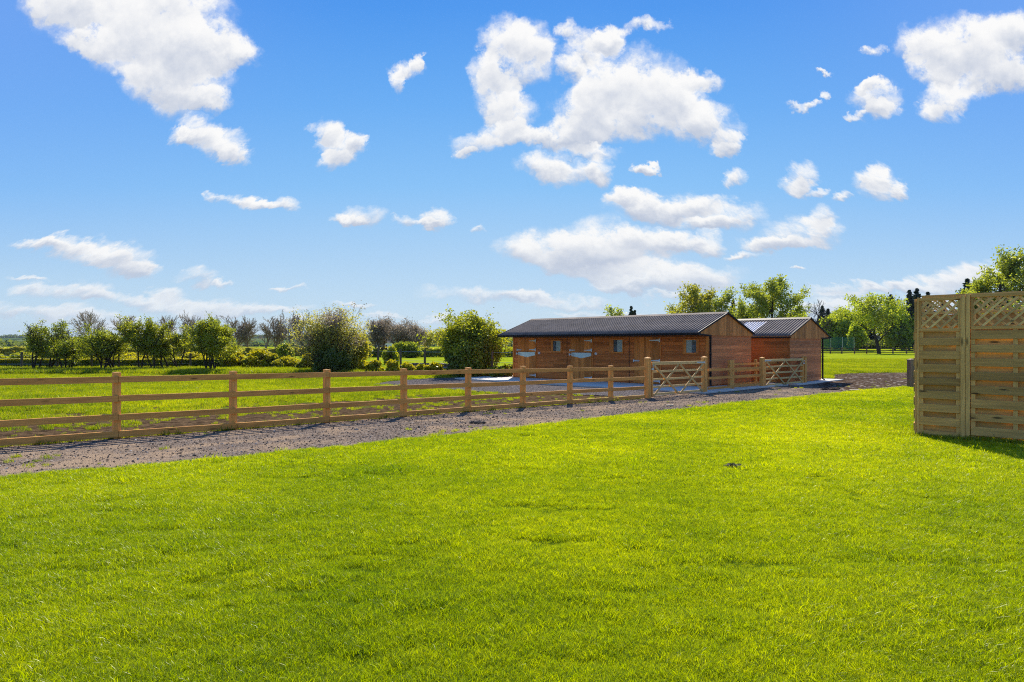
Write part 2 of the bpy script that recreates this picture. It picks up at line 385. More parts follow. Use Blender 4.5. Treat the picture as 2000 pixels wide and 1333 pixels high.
def grass_ground(name, lawn):
    m, t = material(name)
    g = t.add('ShaderNodeNewGeometry'); P = g.outputs['Position']
    n = t.noise(P, 0.55 if lawn else 0.25, 6, 0.6); nf = t.noise(P, 9, 5, 0.7)
    if lawn:
        c = t.mix(t.mr(n, 0.32, 0.68), (.020, .040, .003), (.07, .10, .005))
        c = t.mix(t.mr(nf, 0.35, 0.7, 0, 0.6), c, (.055, .09, .006))
        finish(t, principled(t, c, 1.0, nf, 0.5, 0.03, 0.0)); return m
    c = t.mix(t.mr(n, 0.3, 0.7), (.085, .135, .008), (.22, .26, .012))
    c = t.mix(t.mr(nf, 0.4, 0.75, 0, 0.55), c, (.05, .085, .008))
    cb = t.mix(t.mr(n, 0.3, 0.7), (.17, .23, .010), (.30, .33, .015))
    yy = t.add('ShaderNodeSeparateXYZ', {0: P}).outputs[1]
    c = t.mix(t.mr(yy, 43, 52), c, cb)
    # muddy strip behind the fence and trodden grass around the yard
    sp = t.add('ShaderNodeSeparateXYZ', {0: P})
    d = t.math('ADD', t.math('MULTIPLY', sp.outputs[0], -0.694), t.math('MULTIPLY', sp.outputs[1], 0.72))   # across the fence line
    al = t.math('ADD', t.math('MULTIPLY', sp.outputs[0], 0.72), t.math('MULTIPLY', sp.outputs[1], 0.694))
    near = t.mr(d, 13.2, 22.5, 1.0, 0.0)
    near = t.math('MULTIPLY', near, t.mr(sp.outputs[1], 34, 26, 0, 1))
    mn = t.noise(t.vmath('MULTIPLY', P, (1.0, 1.0, 1)), 0.9, 6, 0.65)
    mask = t.mr(t.math('ADD', mn, t.math('MULTIPLY', near, 0.34)), 0.56, 0.70, smooth=True)
    mask = t.math('MULTIPLY', mask, t.mr(near, 0, 0.15))
    mud = t.mix(t.mr(t.noise(P, 7, 7, 0.7), 0.35, 0.65), (.020, .013, .009), (.15, .098, .055))
    c = t.mix(mask, c, mud)
    # far fields: patchwork with hedges
    vo = t.add('ShaderNodeTexVoronoi', {'Vector': t.vmath('MULTIPLY', P, (0.0085, 0.0042, 0)), 'Scale': 1.0})
    ve = t.add('ShaderNodeTexVoronoi', {'Vector': t.vmath('MULTIPLY', P, (0.0085, 0.0042, 0)), 'Scale': 1.0}, feature='DISTANCE_TO_EDGE')
    fc = t.ramp(t.add('ShaderNodeSeparateXYZ', {0: vo.outputs['Color']}).outputs[0], [(0, (.035, .075, .02)), (.4, (.06, .11, .025)), (.7, (.10, .13, .035)), (1, (.05, .085, .025))])
    fc = t.mix(t.mr(ve.outputs['Distance'], 0.03, 0.06, 1, 0), fc, (.02, .032, .014))
    c = t.mix(t.mr(sp.outputs[1], 160, 300), c, fc)
    finish(t, principled(t, c, 0.95, t.math('ADD', nf, t.math('MULTIPLY', mn, 0.6)), 0.9, 0.08, 0.0)); return m
M_LAWN = grass_ground('lawn_surface', True)
M_FIELD = grass_ground('meadow_surface', False)

def gravel_mat(name, a, b, soil, soilamt, scale=28):
    m, t = material(name)
    g = t.add('ShaderNodeNewGeometry'); P = g.outputs['Position']
    vo = t.add('ShaderNodeTexVoronoi', {'Vector': P, 'Scale': scale}); vr = t.add('ShaderNodeSeparateXYZ', {0: vo.outputs['Color']}).outputs[0]
    c = t.mix(vr, a, b)
    c = t.mix(t.mr(vr, 0.9, 0.97, 0, 0.8), c, (.42, .38, .34))
    n = t.noise(P, 1.1, 6, 0.68)
    st = t.noise(t.vmath('MULTIPLY', t.add('ShaderNodeVectorRotate', {'Vector': P, 'Angle': math.radians(-44)}, rotation_type='Z_AXIS').outputs[0], (0.25, 1.6, 1)), 1.0, 4)
    f = t.math('ADD', t.math('MULTIPLY', n, 0.55), t.math('MULTIPLY', st, 0.45))
    c = t.mix(t.mr(f, 0.60 - soilamt, 0.70 - soilamt, 0, 0.85), c, soil)
    h = t.math('ADD', t.math('MULTIPLY', vo.outputs['Distance'], -0.6), t.math('MULTIPLY', n, 2.0))
    finish(t, principled(t, c, 1.0, h, 0.9, 0.03, 0.0)); return m
M_TRACK = gravel_mat('track_stone_and_soil', (.062, .049, .040), (.25, .19, .150), (.31, .22, .145), 0.13, 55)
M_YARD = gravel_mat('grey_road_planings', (.055, .048, .048), (.145, .125, .120), (.10, .075, .06), -0.02, 40)
M_MUD = gravel_mat('dark_churned_mud', (.030, .021, .016), (.11, .075, .052), (.17, .11, .07), 0.04, 9)
def concrete_mat():
    m, t = material('concrete'); g = t.add('ShaderNodeNewGeometry'); n = t.noise(g.outputs['Position'], 1.5, 6); 
    finish(t, principled(t, t.mix(n, (.46, .43, .38), (.60, .56, .50)), 0.85, n, 0.1, 0.01, 0.2)); return m
M_CONC = concrete_mat()
def stones_mat():
    m, t = material('loose_stones'); oi = t.add('ShaderNodeObjectInfo'); 
    c = t.ramp(oi.outputs['Random'], [(0, (.045, .036, .031)), (.4, (.10, .074, .058)), (.75, (.18, .125, .085)), (.95, (.22, .19, .17)), (1, (.5, .47, .43))])
    finish(t, principled(t, c, 0.9, spec=0.1)); return m
M_STONE = stones_mat()

def blade_mat(name, c1, c2, scale, dry=(.32, .26, .07), dryamt=.94):
    m, t = material(name)
    g = t.add('ShaderNodeNewGeometry'); rnd = g.outputs['Random Per Island']; oi = t.add('ShaderNodeObjectInfo')
    n = t.noise(oi.outputs['Location'], scale, 4, 0.6); n2 = t.noise(oi.outputs['Location'], scale * 7, 2)
    n0 = t.noise(oi.outputs['Location'], scale * .32, 2)
    f = t.math('ADD', t.math('ADD', t.mr(n, 0.33, 0.67, 0, 0.42), t.mr(n0, 0.38, 0.62, -0.05, 0.25)), t.math('MULTIPLY', t.math('ADD', rnd, n2), 0.2))
    c = t.mix(f, c1, c2)
    cr = t.mr(oi.outputs['Random'], 0, 1, 0.72, 1.2); c = t.mix(1.0, c, t.add('ShaderNodeCombineXYZ', {0: t.math('POWER', cr, 1.5), 1: cr, 2: cr}).outputs[0], 'MULTIPLY')
    c = t.mix(t.mr(rnd, dryamt, dryamt + .03, 0, 0.7), c, dry)
    d = t.add('ShaderNodeBsdfDiffuse', {'Color': c}).outputs[0]
    tr = t.add('ShaderNodeBsdfTranslucent', {'Color': t.mix(1.0, c, (1.12, 1.20, 0.2), 'MULTIPLY')}).outputs[0]
    gl = t.add('ShaderNodeBsdfGlossy', {'Color': (.9, .92, .8, 1), 'Roughness': 0.35}).outputs[0]
    mx = t.add('ShaderNodeMixShader', {0: 0.58, 1: d, 2: tr}).outputs[0]
    finish(t, t.add('ShaderNodeMixShader', {0: 0.022, 1: mx, 2: gl}).outputs[0]); return m
M_BLADE = blade_mat('lawn_blades', (.120, .215, .002), (.65, .625, .003), 0.30)
M_BLADEF = blade_mat('meadow_blades', (.11, .17, .005), (.48, .48, .009), 0.45, dry=(.30, .22, .08), dryamt=.86)

# ------------------------------------------------------------------ the ground
def sheet(name, pts, mat, dz, step=1.0, edge_noise=0.0, seed=1):
    rng = random.Random(seed)
    P = []
    n = len(pts)
    for i in range(n):
        a = Vector(pts[i]); b = Vector(pts[(i+1) % n]); L = (b - a).length
        k = max(1, min(400, int(L / 0.12))) if edge_noise else 1
        d = (b - a).normalized(); nn = Vector((-d.y, d.x))
        for j in range(k):
            off = 0 if not edge_noise else (rng.uniform(-1, 1) * edge_noise + math.sin(j * 0.11 + i) * edge_noise * 1.4)
            if j == 0: off *= 0.3
            P.append(a + (b - a) * (j / k) + nn * off)
    bm = bmesh.new(); bm.faces.new([bm.verts.new((p.x, p.y, 0)) for p in P])
    ys = [p.y for p in P]
    y = math.floor(min(ys)) + step
    while y < max(ys):
        bmesh.ops.bisect_plane(bm, geom=bm.verts[:] + bm.edges[:] + bm.faces[:], plane_co=(0, y, 0), plane_no=(0, 1, 0)); y += step
    bmesh.ops.triangulate(bm, faces=bm.faces[:])
    for vv in bm.verts: vv.co.z = gz(vv.co.x, vv.co.y) + dz
    bmesh.ops.recalc_face_normals(bm, faces=bm.faces[:])
    for fce in bm.faces:
        if fce.normal.z < 0: fce.normal_flip()
    me = bpy.data.meshes.new(name); bm.to_mesh(me); bm.free(); me.materials.append(mat)
    o = bpy.data.objects.new(name, me); COL.objects.link(o); tag(o, kind='structure'); return o

def hill_h(x, y):
    s = np.clip((y - 700) / 900, 0, 1); s = s * s * (3 - 2 * s)
    prof = 20 + 5 * np.sin(x * 0.0021 + 1.3) + 3.2 * np.sin(x * 0.0057 + .4) + 1.6 * np.sin(x * 0.013 + y * 0.004)
    lo = 4 * np.exp(-((x + 1250) / 500) ** 2)
    return s * (prof + lo)
def build_ground():
    ys = np.concatenate([np.arange(-30, 60, 1.0), np.arange(60, 200, 6), np.arange(200, 600, 40), np.arange(600, 1960, 60)])
    xs = np.concatenate([-np.geomspace(30, 4000, 46)[::-1], np.arange(-28, 29, 4), np.geomspace(30, 4000, 46)])
    X, Y = np.meshgrid(xs, ys); Z = gza(Y) + hill_h(X, Y)
    V = np.stack([X.ravel(), Y.ravel(), Z.ravel()], 1)
    nx, ny = len(xs), len(ys)
    i = (np.arange(ny - 1)[:, None] * nx + np.arange(nx - 1)[None, :]).ravel()
    L = np.stack([i, i + 1, i + nx + 1, i + nx], 1).ravel()
    o = fast_mesh('ground', V, L, np.arange(len(i)) * 4, [M_FIELD], smooth=True)
    tag(o, kind='structure')
build_ground()

LAWN_EDGE = [(0, 938), (250, 917), (500, 895), (750, 867), (1000, 840.5), (1261, 809), (1450, 788), (1600, 773), (1700, 763), (1790, 755)]
LE = [G(*q) for q in LAWN_EDGE]
d0 = Vector(LE[0]) - Vector(LE[1]); d0.normalize()
L0 = Vector(LE[0]) + d0 * 14
lawn_pts = [tuple(L0)] + LE + [(24, 31.5), (45, 34), (45, -12), (-16, -12)]
sheet('lawn', lawn_pts, M_LAWN, 0.024, 1.0, 0.02)
FA, FB = Vector((-6.53, 10.85)), Vector((4.455, 21.44))      # fence line, ground points of two posts
FD = (FB - FA).normalized(); FN = Vector((-FD.y, FD.x))       # FN points away from the camera, into the field
def fpt(s, off=0.0): return FA + FD * s + FN * off
def fs(px):
    """distance along the fence line seen at a photo column"""
    r = (px - 1000) / F
    return (r * FA.y - FA.x) / (FD.x - r * FD.y)
track = [tuple(fpt(-16, 0.12)), tuple(fpt(fs(1250), 0.12)), tuple(fpt(fs(1300), .5)), (12, 30.3), (16.2, 33), G(1622, 733), G(1650, 730.5), G(1700, 729), (30, 41), (45, 42), (45, 30), (20, 20), (0, 5), (-16, -9)]
sheet('track', track, M_TRACK, 0.008, 1.0, 0.03, 3)
yard = [G(724, 753), G(760, 746), G(839, 740), G(934, 737.5), G(975, 733), (1, 38), (10, 36), (15.5, 36), (16.0, 32), (12, 30), tuple(fpt(fs(1300), 0.2)), tuple(fpt(fs(1250), 0.35)),
        G(1191, 775), G(1119, 771.5), G(1000, 770), G(908, 764), G(788, 756)]
sheet('yard', yard, M_YARD, 0.022, 1.0, 0.05, 5)

mudp = [G(1590, 756), (15.9, 33), G(1618, 734), G(1650, 731), G(1700, 729.5), G(1760, 730), (30, 40.5), (33, 36), G(1788, 752), G(1720, 758), G(1650, 766)]
sheet('mud', mudp, M_MUD, 0.018, 1.0, 0.06, 8)
# stable frames: local x runs along the front to the right, y goes into the building
R45 = math.radians(-45)
A_C = Vector((7.9, 26.5)); A_L, A_W = 11.06, 3.95
U = Vector((.70711, -.70711)); V_ = Vector((.70711, .70711))
A_O = A_C - U * A_L
AZ = -0.04
def A(x, y): q_ = A_O + U * x + V_ * y; return (q_.x, q_.y)
pad = MB(); pad.box(-1.5, 5.4, -2.75, 4.6, -.22, 0.0); pad.box(5.412, 12.45, -2.75, 4.6, -.22, 0.0)
po = pad.build('pavement', M_CONC, bevel=0.01, loc=(A_O.x, A_O.y, AZ - 0.0), rz=R45); tag(po, kind='structure')

# ------------------------------------------------------------------ stables
def cladding(mb, axis, a0, a1, z0, z1, face, sgn, pitch=0.125, seam=True, holes=(), rng=None):
    """horizontal shiplap; face = coordinate of the outer plane, sgn = outward direction"""
    rng = rng or random.Random(4)
    n = int(round((z1 - z0) / pitch)); pitch = (z1 - z0) / n
    for i in range(n):
        b0 = z0 + i * pitch; b1 = b0 + pitch
        cuts = [a0]; c = a0 + rng.uniform(1.2, 4.2)
        while c < a1 - 0.8: cuts.append(c); c += rng.uniform(2.4, 4.2)
        cuts.append(a1)
        for j in range(len(cuts) - 1):
            s0, s1 = cuts[j] + 0.0015, cuts[j+1] - 0.0015
            fo = face + sgn * rng.uniform(0, 0.003)
            if axis == 'x':
                pts = [(s0, fo - sgn*.022, b0), (s0, fo, b0), (s0, fo, b1 - 0.02), (s0, fo - sgn*.010, b1 - 0.004), (s0, fo - sgn*.022, b1 - .004)]
                mb.mi = 0; mb.prism(pts, (s1 - s0, 0, 0))
            else:
                pts = [(fo - sgn*.022, s0, b0), (fo, s0, b0), (fo, s0, b1 - 0.02), (fo - sgn*.010, s0, b1 - 0.004), (fo - sgn*.022, s0, b1 - .004)]
                mb.mi = 0; mb.prism(pts, (0, s1 - s0, 0))
        if seam:
            mb.mi = 1
            if axis == 'x': mb.box(a0, a1, min(face - sgn*.012, face - sgn*.024), max(face - sgn*.012, face - sgn*.024), b1 - 0.0195, b1 + .004)
            else: mb.box(min(face - sgn*.001, face - sgn*.024), max(face - sgn*.001, face - sgn*.024), a0, a1, b1 - 0.007, b1 + .002)
    mb.mi = 0

def roof_slope(name, x0, x1, ya, za, yb, zb, mat, parent, lift=0.0, pitch=0.140):
    """corrugated sheet from eave (ya, za) to ridge (yb, zb)"""
    n = int((x1 - x0) / pitch * 8); xs = np.linspace(x0, x1, n + 1)
    h = 0.022 * np.cos((xs - x0) / pitch * 2 * math.pi)
    L = math.hypot(yb - ya, zb - za); ny, nz = -(zb - za) / L, abs(yb - ya) / L
    if yb < ya: ny = (zb - za) / L
    rows = 5; V = []
    for r in range(rows + 1):
        t = r / rows; yy = ya + (yb - ya) * t; zz = za + (zb - za) * t
        st = 0.006 if r < rows / 2 else 0.0
        V.append(np.stack([xs, yy + ny * (h + lift - st), zz + nz * (h + lift - st)], 1))
    top = np.concatenate(V); bot = top - np.array([0, ny * .006, nz * .006]); V = np.concatenate([top, bot]); N = len(top); c = n + 1
    i = (np.arange(rows)[:, None] * c + np.arange(n)[None, :]).ravel()
    f1 = np.stack([i, i + 1, i + c + 1, i + c], 1); f2 = f1[:, ::-1] + N
    e = np.arange(n); f3 = np.stack([e, e + N, e + N + 1, e + 1], 1)
    FF = np.concatenate([f1, f2, f3])
    return fast_mesh(name, V, FF.ravel(), np.arange(len(FF)) * 4, [mat], parent=parent, smooth=False)

def hinge_mesh(parent, x, y, z, L=0.42):
    m = MB(); m.prism([(x, y, z - .035), (x, y, z + .035), (x - L, y, z + .012), (x - L, y, z - .012)], (0, -.008, 0))
    m.box(x + .004, x + .05, y - .012, y, z - .075, z + .075); m.tube([(x + .002, y - .014, z - .08), (x + .002, y - .014, z + .08)], .011, 6)
    return m.build('hinge', M_GALV, parent)
def bolt_mesh(parent, x, y, z, dark=False):
    m = MB(); m.box(x - .12, x + .16, y - .010, y, z - .028, z + .028); m.tube([(x - .16, y - .022, z), (x + .13, y - .022, z)], .013, 6)
    m.box(x - .15, x - .09, y - .035, y, z - .05, z + .05); m.tube([(x + .1, y - .022, z), (x + .12, y - .05, z - .05)], .010, 5)
    return m.build('bolt', M_GALV, parent)

def stable_door(parent, x0, x1, z0, z1, split, yf, plate=True):
    """a split door; vertical tongue and groove boards in front of the wall plane yf"""
    m = MB(); rng = random.Random(int(x0 * 100))
    n = 11; wdt = (x1 - x0) / n
    for (a, b) in (((z0, split - .008), (split + .008, z1)) if split else ((z0, z1),)):
        for i in range(n):
            m.box(x0 + i * wdt + .003, x0 + (i+1) * wdt - .003, yf - .040 - rng.uniform(0, .003), yf - .004, a, b)
        m.box(x0 - .0, x1 + .0, yf - .030, yf - .010, a + .01, b - .01)
    d = m.build('door', W_DOOR, parent, bevel=0.0)
    fy = yf - .045
    if split:
        for z in (z1 - .14, split + .11, z0 + .12): hinge_mesh(d, x1 - .01, fy, z)
        bolt_mesh(d, x0 + .06, fy, split + .10)
        bolt_mesh(d, x0 + .02, fy, split - .10)
        p_ = MB(); zt = split - .014
        p_.prism([(x0 + .01, fy, zt), (x1 - .01, fy, zt), (x1 - .01, fy, zt - .15), ((x0 + x1) / 2, fy, zt - .26), (x0 + .01, fy, zt - .15)], (0, -.004, 0))
        p_.box(x0 + .01, x1 - .01, fy - .012, fy + .05, zt, zt + .004)
        pl = p_.build('kick_plate', M_PLATE, d)
        s_ = MB(); 
        for sx in (x0 + .05, x1 - .06, (x0 + x1) / 2): s_.tube([(sx, fy - .004, zt - .05 if sx != (x0+x1)/2 else zt - .235), (sx, fy - .010, zt - .05 if sx != (x0+x1)/2 else zt - .235)], .012, 6); s_.cut()
        s_.build_each('screw', M_DARK, d)
    else:
        for z in (z1 - .14, 1.02, .14): hinge_mesh(d, x1 - .01, fy, z, 0.5)
        bolt_mesh(d, x0 + .06, fy, 1.0)
    fr = MB(); fr.box(x0 - .062, x0 - .006, yf - .030, yf, z0, z1 + .04); fr.cut(); fr.box(x1 + .006, x1 + .062, yf - .030, yf, z0, z1 + .04)
    fr.build_each('door_jamb', W_DOOR, parent)
    return d

def stable_window(parent, x0, x1, z0, z1, gx0, gx1, yf, dark_left=True):
    fr = MB(); a = .045
    fr.box(x0, gx0, yf - .036, yf, z0, z1); fr.box(gx1, x1, yf - .036, yf, z0, z1)
    fr.box(gx0, gx1, yf - .036, yf, z1 - a, z1); fr.box(gx0, gx1, yf - .036, yf, z0, z0 + a)
    fr.box(x0 - .01, x1 + .01, yf - .055, yf, z0 - .03, z0 - .002)
    w_ = fr.build('window', W_DOOR, parent)
    mid = gx0 + (gx1 - gx0) * (0.42 if dark_left else 0.55)
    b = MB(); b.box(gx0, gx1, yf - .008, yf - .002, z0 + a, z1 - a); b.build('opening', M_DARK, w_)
    p_ = MB()
    if dark_left: p_.box(mid, gx1, yf - .020, yf - .014, z0 + a, z1 - a)
    else: p_.box(gx0, mid, yf - .020, yf - .014, z0 + a, z1 - a)
    p_.build('pane', M_GLASS, w_)
    g_ = MB(); k = gx0 + .04
    while k < gx1 - .01: g_.box(k, k + .004, yf - .030, yf - .026, z0 + a, z1 - a); k += .05
    k = z0 + a + .05
    while k < z1 - a: g_.box(gx0, gx1, yf - .0255, yf - .0225, k, k + .004); k += .05
    g_.build('window_mesh', M_GALV, w_)
    return w_

def stable_a():
    r = thing('stable', (A_O.x, A_O.y, AZ), 'long low timber stable with three doors facing the yard and a black corrugated roof', 'stable', R45)
    L_, W_, H = A_L, A_W, 2.10
    m = MB(); cladding(m, 'x', 0.06, L_ - 0.06, 0.06, H, 0.0, -1, 0.135, True)
    m.build('front_wall', [W_STAIN, W_STAIN], r)
    m = MB(); cladding(m, 'y', 0.06, W_ - .0, 0.06, H + .02, L_, 1, 0.148, True); 
    m.build('gable_wall', [W_GABLE, M_SEAM], r)
    m = MB(); cladding(m, 'x', 0.0, L_, 0.06, H, W_, 1, 0.148, False); cladding(m, 'y', 0.0, W_, 0.06, H, 0.0, -1, 0.148, False)
    m.box(.03, L_ - .03, .03, W_ - .03, 0.0, 0.07)
    m.build('back_wall', [W_STAIN, W_STAIN], r)
    m = MB()
    m.box(-.03, .06, -.03, .02, 0, H); m.cut(); m.box(L_ - .065, L_ + .028, -.03, .022, 0, H); m.cut(); m.box(L_ - .0, L_ + .028, .024, .08, 0, H)
    m.build_each('corner_board', W_DOOR, r)
    m = MB()
    for x in (3.66, 7.27): m.box(x - .014, x + .014, -.008, .008, 0, H + .02); m.cut()
    m.build_each('wall_joint', M_DARK, r)
    # gable triangles (vertical boards) and canopy
    oh, ob = -.84, 4.05; yr = 1.6; ze, zr = 2.20, 3.05
    for xg, sg in ((L_ + .012, 1), (-.012, -1)):
        m = MB(); y = oh + .02; rng = random.Random(7)
        while y < ob - .02:
            y2 = min(y + .098, ob - .02)
            def zt(q_): return (ze + (q_ - oh) / (yr - oh) * (zr - ze) if q_ < yr else ze + (ob - q_) / (ob - yr) * (zr - ze)) - .035
            bot = H - .02 if y > -.0 else 2.13
            pts = [(xg, y + .002, bot), (xg, y2 - .002, bot), (xg, y2 - .002, max(bot + .01, zt(y2))), ]
            if y < yr < y2: pts.append((xg, yr, zt(yr)))
            pts.append((xg, y + .002, max(bot + .01, zt(y))))
            m.prism(pts, (sg * (.018 + rng.uniform(0, .003)), 0, 0)); y = y2
        m.box(xg - .004, xg + .012 if sg > 0 else xg - .002, oh + .02, ob - .02, 2.12, 2.2)
        m.build('gable', W_GABLEZ, r)
    m = MB(); m.box(0, L_, oh + .04, -.03, 2.115, 2.13); m.build('soffit', W_TRIM, r)
    m = MB(); m.box(-.2, L_ + .04, oh + .0, oh + .03, 2.10, 2.19); m.cut(); m.box(-.02, L_ + .02, -.06, -.031, 2.03, 2.10); m.build_each('fascia', W_TRIM, r)
    x0, x1 = -.22, L_ + .10
    r1 = roof_slope('roof', x0, x1, oh - .06, ze - .02, yr, zr, M_ROOF, r)
    r2 = roof_slope('roof', x0, x1, ob + .06, ze - .02, yr, zr, M_ROOF, r)
    m = MB(); m.prism([(x0, yr - .16, zr - .035), (x0, yr, zr + .045), (x0, yr + .16, zr - .035), (x0, yr + .15, zr - .055), (x0, yr, zr + .03), (x0, yr - .15, zr - .055)], (x1 - x0, 0, 0))
    m.build('ridge_cap', M_ROOF, r)
    m = MB()
    for xx in (x1 - .01, x0 - .01):
        m.beam((xx, oh - .06, ze - .03), (xx, yr, zr - .01), .07, .02); m.cut(); m.beam((xx, ob + .06, ze - .03), (xx, yr, zr - .01), .07, .02); m.cut()
    m.build_each('verge_trim', M_BLACK, r)
    # gutter and downpipe
    m = MB(); m.prism([(x0, oh - .14, 2.17), (x0, oh - .14, 2.12), (x0, oh - .12, 2.085), (x0, oh - .05, 2.085), (x0, oh - .03, 2.12), (x0, oh - .03, 2.17)], (x1 - x0, 0, 0))
    m.box(x1 - .01, x1 + .07, oh - .15, oh + .0, 2.09, 2.18)
    m.build('gutter', M_BLACK, r)
    m = MB(); m.tube([(x1 + .03, oh - .03, 2.12), (x1 + .03, -.35, 2.09), (x1 + .02, .02, 2.06)], .032, 8)
    m.tube([(L_ + .075, .12, 2.10), (L_ + .075, .12, .1), (L_ + .11, .12, .05)], .040, 8)
    for z in (.5, 1.3, 1.95): m.tube([(L_ + .075, .12, z), (L_ + .075, .12, z + .05)], .05, 8)
    m.build('downpipe', M_BLACK, r)
    yf = -.004
    stable_door(r, .40, 1.60, .03, 2.03, 1.33, yf)
    stable_door(r, 3.97, 5.18, .03, 2.03, 1.33, yf)
    stable_door(r, 7.62, 8.85, .03, 2.03, None, yf)
    stable_window(r, 2.66, 3.34, 1.33, 1.93, 2.78, 3.27, yf, True)
    stable_window(r, 6.20, 6.97, 1.33, 1.96, 6.43, 6.92, yf, True)
    stable_window(r, 9.96, 10.70, 1.33, 1.94, 10.12, 10.58, yf, False)
    for x in (1.86, 5.44):
        m = MB(); m.tube([(x, -.02, 1.28), (x, -.06, 1.28), (x, -.10, 1.28)], [.07, .065, .03], 12); m.build('bulkhead_lamp', M_LAMPW, r)
    return r
stable_a()

B_C = Vector((15.1, 32.0)); B_W = 3.76; B_O = B_C - V_ * B_W      # front right corner (px 1543)
def stable_b():
    L_ = 6.4; O = B_O - U * L_; H = 2.06; z0 = -.10
    r = thing('stable', (O.x, O.y, z0), 'smaller timber stable behind with bright orange stained side and a clear sheet in its roof', 'stable', R45)
    m = MB(); cladding(m, 'x', 0.0, L_ - .05, 0.05, H, 0.0, -1, 0.148, True); m.build('front_wall', [W_STAINB, M_SEAM], r)
    m = MB(); cladding(m, 'y', 0.0, B_W, 0.05, H, L_, 1, 0.148, True, rng=random.Random(9)); m.build('gable_wall', [W_GABLE, M_SEAM], r)
    m = MB(); cladding(m, 'x', 0, L_, .05, H, B_W, 1, .148, False); cladding(m, 'y', 0, B_W, .05, H, 0, -1, .148, False); m.build('back_wall', [W_STAIN, W_STAIN], r)
    m = MB(); m.box(-.3, L_ + .5, -.35, B_W + 1.6, -.2, .03); m.build('concrete_base', M_CONC, r, bevel=.01)
    m = MB(); m.box(L_ - .05, L_ + .004, -.03, .03, .03, H); m.build('corner_board', W_STAINB, r)
    oh, ob = -.06, 4.68; yr = 2.31; ze, zr = 2.19, 3.02
    for xg, sg in ((L_ + .012, 1), (-.012, -1)):
        m = MB(); y = oh + .02; rng = random.Random(11)
        while y < ob - .02:
            y2 = min(y + .098, ob - .02)
            def zt(q_): return (ze + (q_ - oh) / (yr - oh) * (zr - ze) if q_ < yr else ze + (ob - q_) / (ob - yr) * (zr - ze)) - .035
            bot = H - .02
            pts = [(xg, y + .002, bot), (xg, y2 - .002, bot), (xg, y2 - .002, max(bot + .01, zt(y2)))]
            if y < yr < y2: pts.append((xg, yr, zt(yr)))
            pts.append((xg, y + .002, max(bot + .01, zt(y))))
            m.prism(pts, (sg * (.018 + rng.uniform(0, .003)), 0, 0)); y = y2
        m.build('gable', W_GABLEZ, r)
    x0, x1 = -.15, L_ + .08
    roof_slope('roof', x0, x1, oh - .06, ze - .02, yr, zr, M_ROOF, r)
    roof_slope('roof', x0, x1, ob + .06, ze - .02, yr, zr, M_ROOF, r)
    t = 0.80
    sk = roof_slope('roof_light', 3.55, 4.55, oh - .07, ze - .02, oh + (yr - oh) * t, ze + (zr - ze) * t, M_SKYL, r, lift=0.012)
    m = MB(); m.prism([(x0, yr - .16, zr - .035), (x0, yr, zr + .05), (x0, yr + .16, zr - .035), (x0, yr + .15, zr - .055), (x0, yr, zr + .03), (x0, yr - .15, zr - .055)], (x1 - x0, 0, 0)); m.build('ridge_cap', M_BLACK, r)
    m = MB()
    for xx in (x1 - .01,): m.beam((xx, oh - .06, ze - .03), (xx, yr, zr - .01), .06, .02); m.cut(); m.beam((xx, ob + .06, ze - .03), (xx, yr, zr - .01), .06, .02); m.cut()
    m.build_each('verge_trim', M_BLACK, r)
    m = MB(); m.box(x0, x1 + .05, ob + .03, ob + .13, 2.08, 2.15); m.cut(); m.box(x0, x1, oh - .05, oh + .0, 2.07, 2.12); m.build_each('gutter', M_BLACK, r)
    m = MB(); m.tube([(L_ + .03, ob + .08, 2.10), (L_ + .03, B_W + .1, 2.05), (L_ + .045, B_W + .06, 1.98), (L_ + .045, B_W + .06, .1), (L_ + .14, B_W + .06, .05)], .04, 8)
    m.box(L_ + .0, L_ + .06, B_W - .1, ob + .1, 2.06, 2.10); m.build('downpipe', M_BLACK, r)
stable_b()

# ------------------------------------------------------------------ fences and gates
ANG_F = math.atan2(FD.y, FD.x)
POSTS = [-3.814, -1.907] + [i * 1.907 for i in range(0, 8)]
def main_fence():
    r = thing('rail_fence', (FA.x, FA.y, 0), 'new pale timber fence of three rails and a ground board between field and gravel track', 'fence', ANG_F)
    rng = random.Random(2)
    def zg(s): return gz(0, FA.y + FD.y * s)
    for i, s in enumerate(POSTS):
        m = MB(); z = zg(s) - 0; wv = rng.uniform(-.004, .004)
        m.box(-.050, .050, -.006, .135, -.3, 1.10 + rng.uniform(-.01, .015))
        m.build('post', W_FENCEZ, r, bevel=.006, loc=(s, 0, z))
    ends = [-3.814, 0.0, 3.814, 7.628, 11.442, fs(1258)]
    for k, h in enumerate((0.945, 0.625, 0.315, 0.035)):
        off = 1 if k == 3 else 0
        for i in range(len(ends) - 1):
            a, b = ends[i] + .003, ends[i+1] - .003
            m = MB(); dz = [rng.uniform(-.006, .006) for _ in range(2)]
            n = 8; ts = [a + (b - a) * t / n for t in range(n + 1)]
            yo = -.008; th = .038; hh = .10
            base = len(m.v)
            for j, s in enumerate(ts):
                z = zg(s) + h + dz[0] * (1 - j / n) + dz[1] * j / n + math.sin(j / n * 3.14) * rng.uniform(-.004, .002)
                for (yy, zz) in ((yo - th, z), (yo, z), (yo, z + hh), (yo - th, z + hh)): m.v.append((s, yy, zz))
            for j in range(n):
                for c in range(4):
                    c2 = (c + 1) % 4; m.f.append((base + j*4 + c, base + j*4 + c2, base + (j+1)*4 + c2, base + (j+1)*4 + c)); m.m.append(0)
            m.f.append((base, base+1, base+2, base+3)); m.f.append((base + n*4 + 3, base + n*4 + 2, base + n*4 + 1, base + n*4)); m.m += [0, 0]
            m.build('rail', W_FENCE, r)
main_fence()

